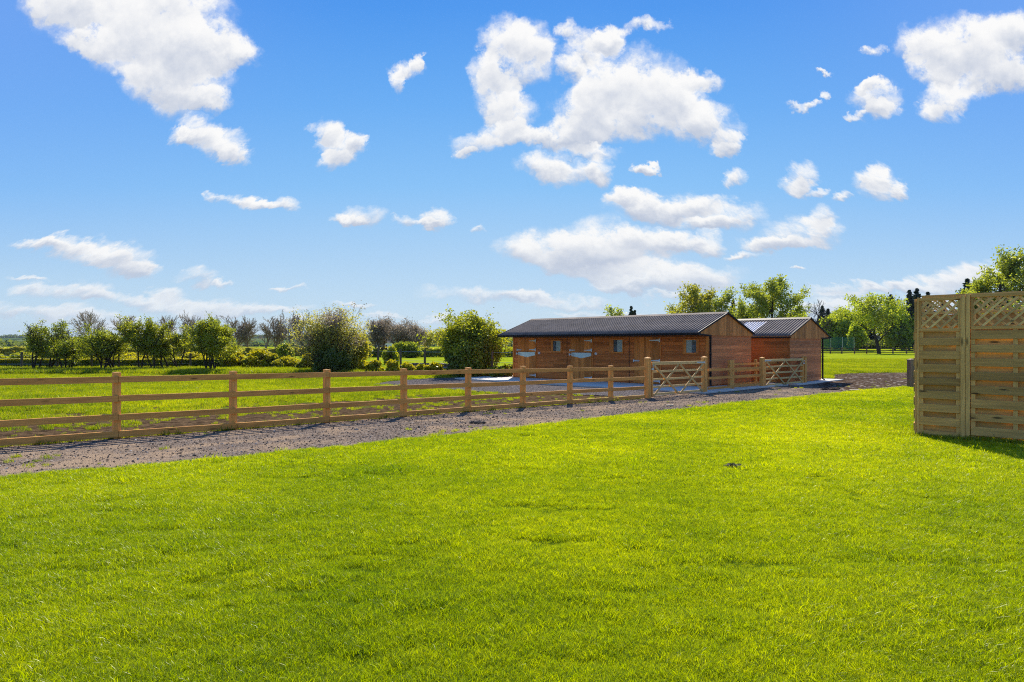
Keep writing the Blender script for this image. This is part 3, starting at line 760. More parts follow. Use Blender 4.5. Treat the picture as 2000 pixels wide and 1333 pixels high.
def gate_post(px, w_, h, label, off=0.0, cap=True, name='gate_post', mat=W_FENCEZ, loc=None, rz=ANG_F, group='timber gate posts'):
    if loc is None: q_ = fpt(fs(px), off); loc = (q_.x, q_.y)
    z = gz(*loc)
    r = thing(name, (loc[0], loc[1], z), label, 'post', rz, group)
    m = MB(); a = w_ / 2; m.box(-a, a, -a, a, -.3, h); m.build('shaft', mat, r, bevel=.008)
    m = MB(); c = a + .006
    m.v += [(-c, -c, h), (c, -c, h), (c, c, h), (-c, c, h), (-c, -c, h + .02), (c, -c, h + .02), (c, c, h + .02), (-c, c, h + .02), (0, 0, h + .065)]
    m.f += [(3, 2, 1, 0), (0, 1, 5, 4), (1, 2, 6, 5), (2, 3, 7, 6), (3, 0, 4, 7), (4, 5, 8), (5, 6, 8), (6, 7, 8), (7, 4, 8)]; m.m += [0] * 9
    m.build('cap', mat, r)
    return r
gate_post(1265, .17, 1.30, 'thick capped gate post where the long rail fence ends at the near gate')
gate_post(1375.5, .17, 1.30, 'capped gate post on the hinge side of the near gate', group='timber gate posts')
gate_post(1570.5, .19, 1.22, 'capped gate post nearest the smaller stable, closing side of far gate')
gate_post(1488.5, .16, 1.22, 'gate post between the short rail fence and the far gate')

def gate(s0, s1, off, label, hinge_right=True, lift=0.06, H_=1.13, single=None):
    L_ = s1 - s0; q_ = fpt(s0, off); q1 = fpt(s1, off)
    z0 = gz(0, q_.y); z1 = gz(0, q1.y)
    r = thing('field_gate', (q_.x, q_.y, z0 + lift), label, 'gate', ANG_F, 'five bar timber gates')
    r.rotation_euler = (0, -math.atan2(z1 - z0, L_), ANG_F)
    m = MB(); m.box(0, .075, -.035, .035, 0, H_ + .0); m.build('stile', W_FENCEZ, r, bevel=.005)
    m = MB(); m.box(L_ - .075, L_, -.035, .035, 0, H_ + .08); m.build('stile', W_FENCEZ, r, bevel=.005)
    zs = [.0, .24, .49, .75]
    for z in zs:
        m = MB(); m.box(.077, L_ - .077, -.012, .012, z + .03, z + .10); m.build('rail', W_GATE, r, bevel=.003)
    m = MB(); m.box(.01, L_ - .077, -.037, .037, H_ - .10, H_ + .002); m.build('top_rail', W_GATE, r, bevel=.006)
    mid = L_ * .5
    zb, zt_ = .03, H_ - .10
    for (a, b, o2) in (((.12, zb), (mid - .05, zt_), -1), ((.10, zt_), (mid - .10, zb), 1), ((mid + .05, zt_), (L_ - .10, zb), -1), ((mid + .02, zb), (L_ - .14, zt_), 1)):
        m = MB(); y = -.024 * 1 if o2 < 0 else -.026
        if o2 > 0: y = -.048
        m.beam((a[0], y, a[1]), (b[0], y, b[1]), .07, .021, up=(0, 0, 1)); m.build('brace', W_GATE, r)
    m = MB(); xh = L_ - .10 if hinge_right else .10; sg = 1 if hinge_right else -1
    m.box(min(xh, xh - sg*.45), max(xh, xh - sg*.45), -.044, -.038, H_ - .075, H_ - .025); m.tube([(xh + sg*.12, -.03, H_ - .10), (xh + sg*.12, -.03, H_)], .018, 8)
    m.box(min(xh, xh + sg*.14), max(xh, xh + sg*.14), -.040, -.034, H_ - .075, H_ - .025)
    m.build('hinge', M_GALV, r)
    m = MB(); xl = .04 if hinge_right else L_ - .04
    m.box(xl - .09, xl + .05, -.056, -.037, H_ - .26, H_ - .20); m.tube([(xl, -.05, H_ - .23), (xl, -.05, H_ - .12), (xl + .05, -.05, H_ - .09)], .010, 6); m.build('latch', M_GALV, r)
    return r
gate(fs(1265) + .12, fs(1375.5) - .13, -.05, 'near field gate with double cross braces facing the gravel track', True)
gate(fs(1488.5) + .10, fs(1570.5) - .22, -.05, 'far field gate in front of the smaller stable', False, lift=.05)
def simple_post(px, off, h, w_, label, mat=W_FENCEZ):
    q_ = fpt(fs(px), off); z = gz(0, q_.y); r = MB(); a = w_/2; r.box(-a, a, -a, a, -.3, h)
    o = r.build('gate_post', mat, None, bevel=.006, loc=(q_.x, q_.y, z), rz=ANG_F); tag(o, label, 'post', 'timber gate posts')
simple_post(1565, .0, 1.15, .09, 'slim shutting post set against the farthest capped gate post')
simple_post(1272.5, .10, 1.30, .10, 'square shutting post touching the thick capped post of the near gate')

def short_fence(name, label, a, b, posts, rails, hgt, h, mat, matz, face=-1, rail_th=.036, rail_w=.09, zf=None, group=None):
    a = Vector(a); b = Vector(b); d = (b - a); L_ = d.length; an = math.atan2(d.y, d.x)
    r = thing(name, (a.x, a.y, 0), label, 'fence', an, group)
    zz = zf or (lambda s: gz(0, a.y + d.y / L_ * s)); rng = random.Random(len(label))
    for s in posts:
        m = MB(); m.box(-h/2, h/2, -.0, h * 1.1, -.3, hgt + rng.uniform(-.01, .01)); m.build('post', matz, r, bevel=.004, loc=(s, 0, zz(s)))
    for z in rails:
        m = MB(); yy = face * (rail_th / 2 + .003) if face < 0 else h * 1.1 + rail_th / 2 + .002
        m.beam((0, yy, zz(0) + z + rail_w/2), (L_, yy, zz(L_) + z + rail_w/2), rail_w, rail_th); m.build('rail', mat, r)
    return r
s1, s2 = fs(1382), fs(1486)
short_fence('rail_fence', 'short three rail fence joining the near gate to the far gate beside the gable', fpt(s1), fpt(s2), [fs(1433) - s1], [.80, .50, .12], 1.18, .10, W_FENCE, W_FENCEZ)
bA = fpt(fs(1466), .95); bB = fpt(fs(1556), .75)
Lb = (Vector(bB) - Vector(bA)).length
short_fence('rail_fence', 'sunlit orange timber fence standing behind the far gate', bA, bB, [.15, Lb * .52, Lb - .1], [.93, .66, .38, .10], 1.15, .10, W_FENCE, W_FENCEZ)

# old gate posts by the screen
q_ = at(1780, 27.0)
gate_post(0, .235, 1.16, 'old dark weathered gate post beside the screen panel', loc=q_, rz=.15, mat=W_OLDZ, group='old dark posts')
q_ = at(1792.5, 26.0)
r = MB(); r.box(-.05, .05, -.05, .05, -.2, 1.18); o = r.build('fence_post', W_OLDZ, loc=(q_[0], q_[1], gz(*q_)), rz=.2, bevel=.004); tag(o, 'thin dark post tucked between old gate post and screen panel', 'post', 'old dark posts')

# dark paddock fence far right
def paddock():
    D = 112.0; a = Vector(at(1545, D)); b = Vector(at(2300, D + 3))
    L_ = (b - a).length
    pos = [(px - 1000) / F * D - a.x for px in (1551, 1576, 1600, 1624, 1647, 1672.6, 1697, 1724, 1750, 1777.6, 1803, 1829, 1855, 1881, 1907, 1933, 1960, 1986, 2012, 2040)]
    short_fence('paddock_fence', 'dark three rail paddock fence across the far field under the trees', a, b, pos, [.80, .46, .12], 1.08, .16, W_OLD, W_OLDZ, rail_w=.12)
    D = 150.0; a = Vector(at(1640, D)); b = Vector(at(2100, D))
    pos = [i * 1.05 for i in range(0, 50)]
    short_fence('paddock_fence', 'thin farther fence glimpsed beyond the dark paddock fence', a, b, pos, [1.0], 1.2, .07, W_OLD, W_OLDZ, rail_w=.05)
paddock()

# stock fence posts and wire beyond the meadow
def wire_fence(label, pts, hgt, group):
    P = [at(px, d) for px, d in pts]
    r = thing('wire_fence', (P[0][0], P[0][1], 0), label, 'fence', 0, group); ox, oy = P[0]
    rng = random.Random(5)
    for (x, y) in P:
        m = MB(); t = rng.uniform(-.04, .04); m.tube([(0, 0, -.1), (t, 0, hgt + rng.uniform(-.05, .1))], .07, 7); m.build('post', W_GREY, r, loc=(x - ox, y - oy, gz(x, y)))
    for z in (.45, .8, hgt - .12):
        m = MB(); m.tube([(x - ox, y - oy, gz(x, y) + z) for x, y in P], .006, 3); m.build('wire', M_GALV, r)
wire_fence('rough post and wire fence between the big willow bush and the hawthorn bush', [(640, 43), (700, 41), (738, 40), (783, 39), (829, 38.2), (885, 37.2), (961, 36), (1010, 35.3)], 1.45, 'wire fences')
wire_fence('post and wire fence along the foot of the left hedge trees', [(-60, 43), (42, 43), (112, 43), (180, 43), (232, 43), (300, 43.5), (372, 44)], 1.15, 'wire fences')

# dry stone wall
def stone_wall(label, a, b, h, seed):
    rng = random.Random(seed); a = Vector(a); b = Vector(b); L_ = (b - a).length; d = (b - a) / L_
    m = MB()
    for row in range(int(h / .12)):
        s = 0
        while s < L_:
            w_ = rng.uniform(.15, .45); z = row * .12
            if not (row > h / .12 * .5 and rng.random() < .25):
                M = Matrix.Translation((a.x + d.x * (s + w_/2), a.y + d.y * (s + w_/2), gz(0, a.y) + z + .06)) @ Matrix.Rotation(math.atan2(d.y, d.x) + rng.uniform(-.2, .2), 4, 'Z') @ Matrix.Rotation(rng.uniform(-.15, .15), 4, 'Y')
                hh = rng.uniform(.05, .08); m.box(-w_/2, w_/2, -.2 - rng.uniform(0, .06), .2, -hh, hh, M)
            s += w_
    o = m.build('stone_wall', plain('field_stone', (.14, .115, .095), .9, var=.5, scale=9), bevel=.02); tag(o, label, 'wall')
stone_wall('tumbled low dry stone wall behind the post and wire fence', at(800, 40.5), at(1012, 38), .62, 3)

# ------------------------------------------------------------------ screen panels on the right
PA = Vector((6.80, 10.95)); PU = Vector((.70711, -.70711))
def woven_panel(r, x0, x1, zb, zt, phase, battens, rng, y0=0.0):
    """hit-and-miss boards: front layer at y<0, back layer at y>0, vertical battens between"""
    m = MB()
    pitch = .218; z = zb + (pitch * .5 if phase else 0) - .02
    front = MB(); back = MB()
    k = 0
    zz = zb
    i = 0
    while True:
        c = zb + .06 + i * pitch + (pitch / 2 if phase else 0)
        if c > zt - .03: break
        h = .064 + rng.uniform(-.006, .006)
        a, b = max(zb, c - h), min(zt, c + h)
        wv = rng.uniform(0, .004)
        m.box(x0, x1, y0 - .034 - wv, y0 - .020 - wv, a, b); i += 1
    i = -1
    while True:
        c = zb + .06 + (i + .5) * pitch + (pitch / 2 if phase else 0)
        if c > zt + .06: break
        a, b = max(zb, c - .066), min(zt, c + .066)
        if b - a > .02: m.box(x0, x1, y0 + .020, y0 + .034, a, b)
        i += 1
    return m
def lattice(m, x0, x1, z0, z1, y0, step=.152, wd=.032):
    """crossed laths clipped to the rectangle"""
    Wd, Hh = x1 - x0, z1 - z0
    for sgn, yy in ((1, y0 - .008), (-1, y0 + .008)):
        k = -Hh
        while k < Wd:
            # line x = k + t (sgn>0) rising, t in 0..Hh
            t0 = max(0, -k); t1 = min(Hh, Wd - k)
            if t1 - t0 > .01:
                if sgn > 0: a = (x0 + k + t0, yy, z0 + t0); b = (x0 + k + t1, yy, z0 + t1)
                else: a = (x0 + k + t0, yy, z1 - t0); b = (x0 + k + t1, yy, z1 - t1)
                m.beam(a, b, wd, .014, up=(0, 0, 1))
            k += step
def screen_panel(name_label, org, ang, L_, phase, battens, zg, seed, H_=2.33, tre=.56, framew=.045, group='screen panels'):
    rng = random.Random(seed)
    r = thing('trellis_fence', (org[0], org[1], zg), name_label, 'fence', ang, group)
    zb, zt = .02, H_ - tre
    woven_panel(r, .004, L_ - .004, zb, zt, phase, battens, rng).build('woven_boards', W_PANEL, r, bevel=.003)
    m = MB()
    for x in battens: m.box(x - .030, x + .030, -.0195, .0195, zb, zt); m.cut()
    m.build_each('batten', W_PANELZ, r, bevel=.003)
    m = MB(); m.box(0, L_, -.035, .025, zt + .004, zt + .054); m.cut(); m.box(0, L_, -.035, .025, H_ - .052, H_)
    m.build_each('frame_rail', W_PANEL, r, bevel=.004)
    m = MB(); m.box(0, framew * .8, -.020, .022, zt + .054, H_ - .052); m.cut(); m.box(L_ - framew * .8, L_, -.020, .022, zt + .054, H_ - .052)
    m.build_each('trellis_frame', W_PANELZ, r)
    m = MB(); lattice(m, .0, L_, zt + .054, H_ - .052, 0); m.build('trellis', W_LATH, r)
    return r
zp = gz(0, 10.4)
t1 = 0.585
screen_panel('narrow woven screen panel with trellis top at the left end of the screen', PA, R45, t1, 0, (.035, t1 - .03), zp, 1)
def panel_post(t, w_, h, label, y=-.03):
    q_ = PA + PU * t; m = MB(); m.box(-w_/2, w_/2, y - .02, y + .05, -.2, h)
    o = m.build('screen_post', W_PANELZ, loc=(q_.x, q_.y, gz(0, q_.y)), rz=R45, bevel=.005); tag(o, label, 'post', 'screen posts')
panel_post(t1 + .035, .062, 2.345, 'upright post on the left of the touching pair between the two screen panels')
panel_post(t1 + .102, .060, 2.365, 'paler upright post on the right of the touching pair between the screen panels')
q_ = PA + PU * (t1 + .137)
screen_panel('wide woven screen panel with trellis top cut off by the right edge of the photo', q_, R45, 1.80, 1, (.03, .57, 1.2, 1.77), gz(0, q_.y), 2, H_=2.36)
# return panel going back from the corner
q_ = PA + PU * (-.045) + Vector((.0, .0))
rp = screen_panel('return screen panel running back from the corner, seen edge on', q_, math.radians(56), 1.80, 0, (.03, .6, 1.2, 1.77), zp - .01, 5)
m = MB(); m.box(-.014, .014, -.022, .022, -.1, 2.34); o = m.build('screen_post', W_PANELZ, loc=(PA.x - .02, PA.y - .01, zp), rz=R45, bevel=.004); tag(o, 'slim corner post at the outer left end of the screen', 'post', 'screen posts')
# further garden fencing seen through the trellis
q_ = Vector(at(1801, 13.6))
screen_panel('second row screen panel with trellis standing behind the narrow panel', q_, R45, 1.83, 0, (.03, .9, 1.8), zp - .05, 8, H_=2.62, tre=.40, group='garden panels behind the screen')
q2 = q_ + PU * 1.9
screen_panel('second row screen panel glimpsed through the wide trellis', q2, R45, 1.83, 1, (.03, .9, 1.8), zp - .03, 9, H_=1.85, tre=.3, group='garden panels behind the screen')
def pergola():
    o_ = PA + PU * 2.2 + V_ * 4.6
    r = thing('pergola', (o_.x, o_.y, zp - .05), 'brown timber pergola frame glimpsed through the right trellis', 'pergola', R45)
    for x in (0, 3.0):
        m = MB(); m.box(x - .05, x + .05, -.05, .05, -.2, 2.3); m.build('post', W_GABLEZ, r)
    m = MB(); m.box(-.3, 3.3, -.025, .025, 2.2, 2.34); m.build('beam', W_GABLE, r)
    for x in np.arange(-.1, 3.2, .55):
        m = MB(); m.box(x, x + .045, -.4, .5, 2.345, 2.44); m.build('rafter', W_GABLE, r)
pergola()
def shed():
    o_ = at(1960, 34)
    r = thing('garden_shed', (o_[0], o_[1], 0), 'pale rendered outbuilding glimpsed through the right trellis', 'shed', R45)
    m = MB(); m.box(0, 4, 0, 3, -.2, 2.3); m.build('wall', plain('pale_render', (.62, .60, .60), .9), r)
    m = MB(); m.prism([(-.2, -.3, 2.25), (-.2, 1.5, 3.0), (-.2, 3.3, 2.25), (-.2, 3.3, 2.35), (-.2, 1.5, 3.1), (-.2, -.3, 2.35)], (4.4, 0, 0)); m.build('roof', plain('red_brown_tiles', (.22, .09, .06), .8, var=.3), r)
    m = MB(); m.box(1.2, 2.1, -.02, .01, 0, 2.0); m.build('door', W_DOOR, r)
shed()

# ------------------------------------------------------------------ trees
class TreeGen:
    def __init__(s, seed): s.rng = np.random.default_rng(seed); s.ch = []; s.tips = []
    def branch(s, p, d, L, r, level, maxl, prm):
        rng = s.rng; n = max(3, int(prm.get('seg', 5) - level)); pts = [p.copy()]; rad = [r]
        d = d / np.linalg.norm(d); step = L / n
        for i in range(n):
            d = d + rng.normal(0, prm['wig'], 3) + np.array([0, 0, prm['up'] * (0.5 if level else 0.2)])
            d /= np.linalg.norm(d); p = p + d * step; pts.append(p.copy()); rad.append(max(r * (1 - (i + 1) / n * prm['taper']), prm.get('rmin', .003) * .7))
        s.ch.append((np.array(pts), np.array(rad), level))
        if level >= maxl:
            for q in pts[1:]: s.tips.append(q)
            return
        k = prm['kids'][level]
        for j in range(k):
            t = prm['t0'][level] + (1 - prm['t0'][level]) * (j + rng.random()) / k
            f = t * n; i = min(int(f), n - 1); q = pts[i] + (pts[i+1] - pts[i]) * (f - i)
            dd = pts[i+1] - pts[i]; dd /= np.linalg.norm(dd)
            a = rng.normal(0, 1, 3); a -= a.dot(dd) * dd; a /= np.linalg.norm(a)
            sp = prm['spread'][level] * rng.uniform(.7, 1.25)
            nd = dd * math.cos(sp) + a * math.sin(sp)
            s.branch(q, nd, L * prm['len'][level] * rng.uniform(.7, 1.15) * (1.15 - .45 * t), max(prm.get('rmin', .004), rad[i] * prm['rr']), level + 1, maxl, prm)
        if level > 0 or True: s.tips.append(pts[-1])

def tubes_mesh(name, chains, mat, parent, sides=(7, 5, 4, 3, 3)):
    V = []; Lp = []; off = 0
    for pts, rad, lv in chains:
        n = sides[min(lv, len(sides) - 1)]
        d = np.gradient(pts, axis=0); d /= np.linalg.norm(d, axis=1)[:, None] + 1e-9
        a = np.cross(d, np.array([.3, .9, .12])); a /= np.linalg.norm(a, axis=1)[:, None] + 1e-9; b = np.cross(d, a)
        t = np.arange(n) * 2 * math.pi / n
        ring = pts[:, None, :] + rad[:, None, None] * (a[:, None, :] * np.cos(t)[None, :, None] + b[:, None, :] * np.sin(t)[None, :, None])
        V.append(ring.reshape(-1, 3)); m = len(pts)
        i = np.arange(m - 1)[:, None] * n; k = np.arange(n)[None, :]; k2 = (k + 1) % n
        Lp.append((np.stack([i + k, i + k2, i + n + k2, i + n + k], 2) + off).reshape(-1)); off += m * n
    V = np.concatenate(V); Lp = np.concatenate(Lp)
    return fast_mesh(name, V, Lp, np.arange(len(Lp) // 4) * 4, [mat], parent=parent, smooth=True)

def leaves_mesh(name, pts, size, mats, parent, rng, midx=None, aspect=1.7, flat=0.0, droop=0.0):
    n = len(pts)
    d = rng.normal(0, 1, (n, 3)); d[:, 2] = d[:, 2] * (1 - flat) - droop; d /= np.linalg.norm(d, axis=1)[:, None]
    a = rng.normal(0, 1, (n, 3)); a -= (a * d).sum(1)[:, None] * d; a /= np.linalg.norm(a, axis=1)[:, None]
    sz = size * rng.uniform(.6, 1.35, n)[:, None]
    h = d * sz * aspect / 2; w_ = a * sz / 2
    V = np.stack([pts - h, pts + w_, pts + h, pts - w_], 1).reshape(-1, 3)
    return fast_mesh(name, V, np.arange(n * 4), np.arange(n) * 4, mats, midx, parent)

PRM = {
 'haw': dict(wig=.16, up=.10, taper=.75, kids=(7, 6, 4), t0=(.28, .2, .15), len=(.62, .55, .5), spread=(.75, .8, .8), rr=.55, seg=7),
 'oak': dict(wig=.10, up=.08, taper=.7, kids=(9, 7, 5), t0=(.30, .25, .2), len=(.60, .55, .5), spread=(.85, .75, .7), rr=.5, seg=8),
 'bare': dict(wig=.06, up=.10, taper=.7, kids=(9, 8, 6), t0=(.22, .15, .1), len=(.68, .58, .5), spread=(.55, .55, .6), rr=.52, seg=8),
 'birch': dict(wig=.07, up=.05, taper=.85, kids=(14, 6, 4), t0=(.2, .2, .15), len=(.38, .5, .5), spread=(.75, .6, .6), rr=.4, seg=9),
}
def tree(name, label, cat, px, d, top, width, style='haw', leaf=L_HAW, leafn=6, lsize=.12, clus=.22, seed=1, stems=1, bk=B_DARK, group=None, r0=None, base_z=None, lean=0.0, levels=3, droop=0.0, extra=None, prm=None, frac=1.0):
    """px/top/width in photo pixels at distance d give the tree's place and real size"""
    x, y = at(px, d); z0 = gz(x, y) if base_z is None else base_z
    Hm = EYE + (HOR - top) / F * d - z0; Wm = width / F * d
    g = TreeGen(seed); rng = g.rng; P = dict(PRM[style])
    if prm: P.update(prm)
    r0 = r0 or Hm * .028
    for s_ in range(stems):
        a = rng.uniform(0, 6.28); sp = 0 if stems == 1 else rng.uniform(.1, .42)
        dv = np.array([math.cos(a) * sp + lean, math.sin(a) * sp, 1.0])
        g.branch(np.array([math.cos(a), math.sin(a), 0]) * (0 if stems == 1 else .12 * Wm * rng.random()), dv, 1.0 * rng.uniform(.8, 1) * Hm * .8, r0 * (1 if stems == 1 else .6), 0, levels, P)
    allp = np.concatenate([c[0] for c in g.ch]); tips = np.array(g.tips)
    zmax = np.percentile(tips[:, 2], 99.3); cx = np.median(allp[:, 0]); 
    ex = np.percentile(np.abs(tips[:, 0] - cx), 97.0); ey = np.percentile(np.abs(tips[:, 1]), 97.0)
    sx = Wm / 2 / ex; sy = min(Wm / 2 / ey, sx * 1.3); sz = Hm / zmax
    sc = np.array([sx, sy, sz])
    chains = [(c[0] * sc, c[1], c[2]) for c in g.ch]; tips = tips * sc
    r = thing(name, (x, y, z0), label, cat, 0, group)
    tubes_mesh('trunk', chains, bk, r)
    if leafn:
        lo = Hm * .12
        tp = tips[tips[:, 2] > lo]
        if frac < 1: 
            cl = np.sin(tp[:, 0] * 1.3 + 2) + np.sin(tp[:, 2] * 1.7) + np.sin(tp[:, 1] * 1.5 + 1) + rng.normal(0, .6, len(tp))
            tp = tp[cl > np.quantile(cl, 1 - frac)]
        pts = np.repeat(tp, leafn, 0) + rng.normal(0, clus, (len(tp) * leafn, 3)) * np.array([1, 1, .75])
        mats = leaf if isinstance(leaf, (list, tuple)) else [leaf]
        mi = None
        if len(mats) > 1: mi = (rng.random(len(pts)) < .5 + .5 * np.sin(pts[:, 0] * 1.1 + pts[:, 2] * .9)).astype(int)
        leaves_mesh('crown', pts, lsize, mats, r, rng, mi, droop=droop)
    return r

def bush(name, label, cat, px, d, top, width, leaf, n=5000, lsize=.09, seed=1, lumps=9, depth=None, group=None, stems=14, bk=B_DARK, base=0.0, z0=None, twigs=0, mth=.45):
    x, y = at(px, d); z0 = gz(x, y) if z0 is None else z0; Hm = EYE + (HOR - top) / F * d - z0; Wm = width / F * d
    Dm = depth or Wm * .8; rng = np.random.default_rng(seed)
    r = thing(name, (x, y, z0), label, cat, 0, group)
    # lumps
    C = []; 
    for i in range(lumps):
        a = rng.uniform(0, 6.28); rr = math.sqrt(rng.random()) * .62
        cx, cy = math.cos(a) * rr, math.sin(a) * rr
        top_ = math.sqrt(max(0, 1 - (rr) ** 2))
        cz = rng.uniform(.25, .78) * top_
        C.append((cx * Wm / 2, cy * Dm / 2, cz * Hm, rng.uniform(.24, .40) * Wm / 2 + .05, rng.uniform(.22, .36) * Hm))
    C.append((0, 0, Hm * .72, Wm * .22, Hm * .29))
    C = np.array(C); k = rng.integers(0, len(C), n)
    dirs = rng.normal(0, 1, (n, 3)); dirs /= np.linalg.norm(dirs, axis=1)[:, None]
    rad = rng.random(n) ** .33
    # clumpy twig ends: jitter radius by direction noise
    rad = rad * (1 + .20 * np.sin(dirs[:, 0] * 7 + k) * np.sin(dirs[:, 2] * 6 + k * 2)) 
    pts = np.stack([C[k, 0] + dirs[:, 0] * rad * C[k, 3], C[k, 1] + dirs[:, 1] * rad * C[k, 3], C[k, 2] + dirs[:, 2] * rad * C[k, 4]], 1)
    pts = pts[pts[:, 2] > base + .03]
    g = TreeGen(seed + 9); P = dict(PRM['haw']); P['wig'] = .12
    for i in range(stems):
        a = rng.uniform(0, 6.28); sp = rng.uniform(.05, .55) * Wm / max(Hm, .5) * .9
        g.branch(np.array([math.cos(a) * .1, math.sin(a) * .1, 0.]), np.array([math.cos(a) * sp, math.sin(a) * sp, 1.0]), Hm * rng.uniform(.7, 1.0), .018 * Hm ** .7 + .008, 0, 1 + (1 if twigs else 0), dict(P, kids=(6, 4, 3)))
    ch = g.ch
    mx = max(c[0][:, 2].max() for c in ch); zs = Hm * (1.03 if twigs else .93) / mx
    ch = [(c[0] * np.array([1, 1, zs]), c[1], c[2]) for c in ch]
    wx = np.percentile(np.abs(np.concatenate([c[0][:, 0] for c in ch])), 98); f = min(1, Wm / 2 * .98 / wx)
    ch = [(c[0] * np.array([f, f, 1]), c[1], c[2]) for c in ch]
    tubes_mesh('stems', ch, bk, r, sides=(5, 4, 3))
    if twigs:
        tp = np.concatenate([c[0][1:] for c in ch if c[2] >= 1]); tp = np.repeat(tp, twigs, 0)
        pts = np.concatenate([pts, tp + rng.normal(0, .12, tp.shape)])
    mats = leaf if isinstance(leaf, (list, tuple)) else [leaf]
    mi = None
    if len(mats) > 1:
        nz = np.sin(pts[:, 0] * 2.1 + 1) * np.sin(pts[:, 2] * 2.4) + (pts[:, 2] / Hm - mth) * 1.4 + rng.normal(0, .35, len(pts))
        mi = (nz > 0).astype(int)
    leaves_mesh('crown', pts, lsize, mats, r, rng, mi)
    return r

# left hedgerow hawthorns (dark, multi-stemmed, half in leaf)
HT = [  # px, top, width, stems, distance, leaf density fraction, label
 (68, 634, 74, 4, 41.5, .62, 'dark twisted hawthorn tree farthest left in the row, thin ragged crown'),
 (96, 630, 66, 3, 42.5, .55, 'tall thin hawthorn tree second in the row with pale gaps in its crown'),
 (131, 656, 68, 4, 41.5, .8, 'low squat hawthorn tree with one long branch reaching right'),
 (197, 640, 74, 4, 41.5, .85, 'dark many-stemmed hawthorn tree left of the second fence post'),
 (222, 645, 54, 4, 42, .8, 'bushy dark hawthorn tree against the second fence post column'),
 (274, 622, 78, 2, 42, .70, 'leaning hawthorn tree with a bent dark trunk and yellow green top'),
 (300, 625, 62, 2, 42, .85, 'hawthorn tree with two dark curved trunks under a yellow green head'),
 (326, 632, 62, 2, 42.5, .7, 'slender hawthorn tree with a wavy trunk near the middle of the row'),
 (350, 640, 56, 3, 43, .6, 'thin grey green hawthorn tree just left of the big dark one'),
 (411, 628, 84, 6, 40.5, 1.0, 'largest dark hawthorn tree ending the row on the right, leafy to the ground'),
]
for i, (px, top, wd, st, d, fr, lab) in enumerate(HT):
    tree('hawthorn_tree', lab, 'tree', px, d, top, wd, 'haw', [L_HAW, L_HAWY] if i > 3 else [L_HAW, L_HAW], 6 if fr < .9 else 12, .058, .11, 100 + i, st, B_DARK, 'hawthorn trees along the left hedge', r0=.10, levels=3 if st < 4 else 2, frac=fr, prm=dict(kids=(7, 5, 4), t0=(.38, .2, .15), rmin=.014) if st < 4 else dict(kids=(9, 7, 5), t0=(.35, .2, .15), rmin=.014))
# clipped hedge behind, as one hedge
def hedge(label, x0, x1, d, top, thick, leaf, n, lsize, seed, bump=.12, name='hedge', z0=None):
    a = at(x0, d); b = at(x1, d); Hm = EYE + (HOR - top) / F * d; rng = np.random.default_rng(seed)
    L_ = b[0] - a[0]; r = thing(name, (a[0], a[1], gz(*a)), label, 'hedge')
    x = rng.uniform(0, L_, n); y = rng.uniform(-thick/2, thick/2, n)
    hh = Hm * (1 + bump * np.sin(x * .9 + seed) * np.sin(x * .37 + 2) + bump * .4 * np.sin(x * 3.1))
    z = rng.random(n) ** .75 * hh
    # shell bias
    k = rng.random(n) < .5; y[k] = -thick/2 + np.abs(rng.normal(0, .12, k.sum()))
    k = rng.random(n) < .25; z[k] = hh[k] - np.abs(rng.normal(0, .1, k.sum()))
    pts = np.stack([x, y + .1 * np.sin(x * 2), z], 1)
    mats = leaf if isinstance(leaf, (list, tuple)) else [leaf]; mi = None
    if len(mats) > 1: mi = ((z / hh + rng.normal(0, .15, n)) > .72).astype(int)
    leaves_mesh('foliage', pts, lsize, mats, r, rng, mi)
    m = MB()
    for s in np.arange(.3, L_, .9): m.tube([(s, 0, 0), (s + rng.uniform(-.2, .2), rng.uniform(-.2, .2), Hm * .8)], [.04, .015], 4)
    m.build('stems', B_DARK, r)
    return r
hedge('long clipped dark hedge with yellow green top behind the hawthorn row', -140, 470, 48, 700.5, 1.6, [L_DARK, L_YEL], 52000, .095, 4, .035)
hedge('far olive scrub line beyond the clipped hedge at the left', -140, 470, 72, 679, 3, L_OLV, 14000, .2, 6, .14)
hedge('far olive hedge behind the golden mounds and the middle bare group', 430, 880, 92, 681, 3, L_OLV, 12000, .24, 8, .14)
# yellow-green scrub
SC = [(150, 56, 660, 120, 'round yellow green tree canopy rising behind the second hawthorn gap', L_HAWY, 13000, .12),
      (-20, 60, 690, 90, 'low yellow green scrub at the far left behind the clipped hedge', L_HAWY, 5000, .12),
      (45, 55, 688, 70, 'small yellow green bush behind the hedge by the first hawthorn', L_HAWY, 4000, .11),
      (262, 52, 690, 100, 'bright yellow scrub showing between the hawthorn trunks', L_YEL, 7000, .11),
      (375, 53, 688, 80, 'bright yellow scrub left of the largest dark hawthorn', L_YEL, 6000, .11),
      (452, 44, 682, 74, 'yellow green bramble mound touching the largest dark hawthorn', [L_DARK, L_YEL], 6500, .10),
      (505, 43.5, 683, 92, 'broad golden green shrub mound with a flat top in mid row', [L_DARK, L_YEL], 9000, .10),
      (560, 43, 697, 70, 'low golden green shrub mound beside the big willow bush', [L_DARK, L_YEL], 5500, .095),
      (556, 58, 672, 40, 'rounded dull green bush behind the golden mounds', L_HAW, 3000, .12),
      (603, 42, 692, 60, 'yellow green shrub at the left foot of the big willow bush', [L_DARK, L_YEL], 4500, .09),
      (765, 55, 675, 38, 'bright upright green bush behind the wire fence', L_HAWY, 4000, .12)]
for i, (px, d, top, wd, lab, lf, n, ls) in enumerate(SC):
    bush('shrub', lab, 'shrub', px, d, top, wd, lf, n, ls, 300 + i, group='yellow green shrubs along the field edge')
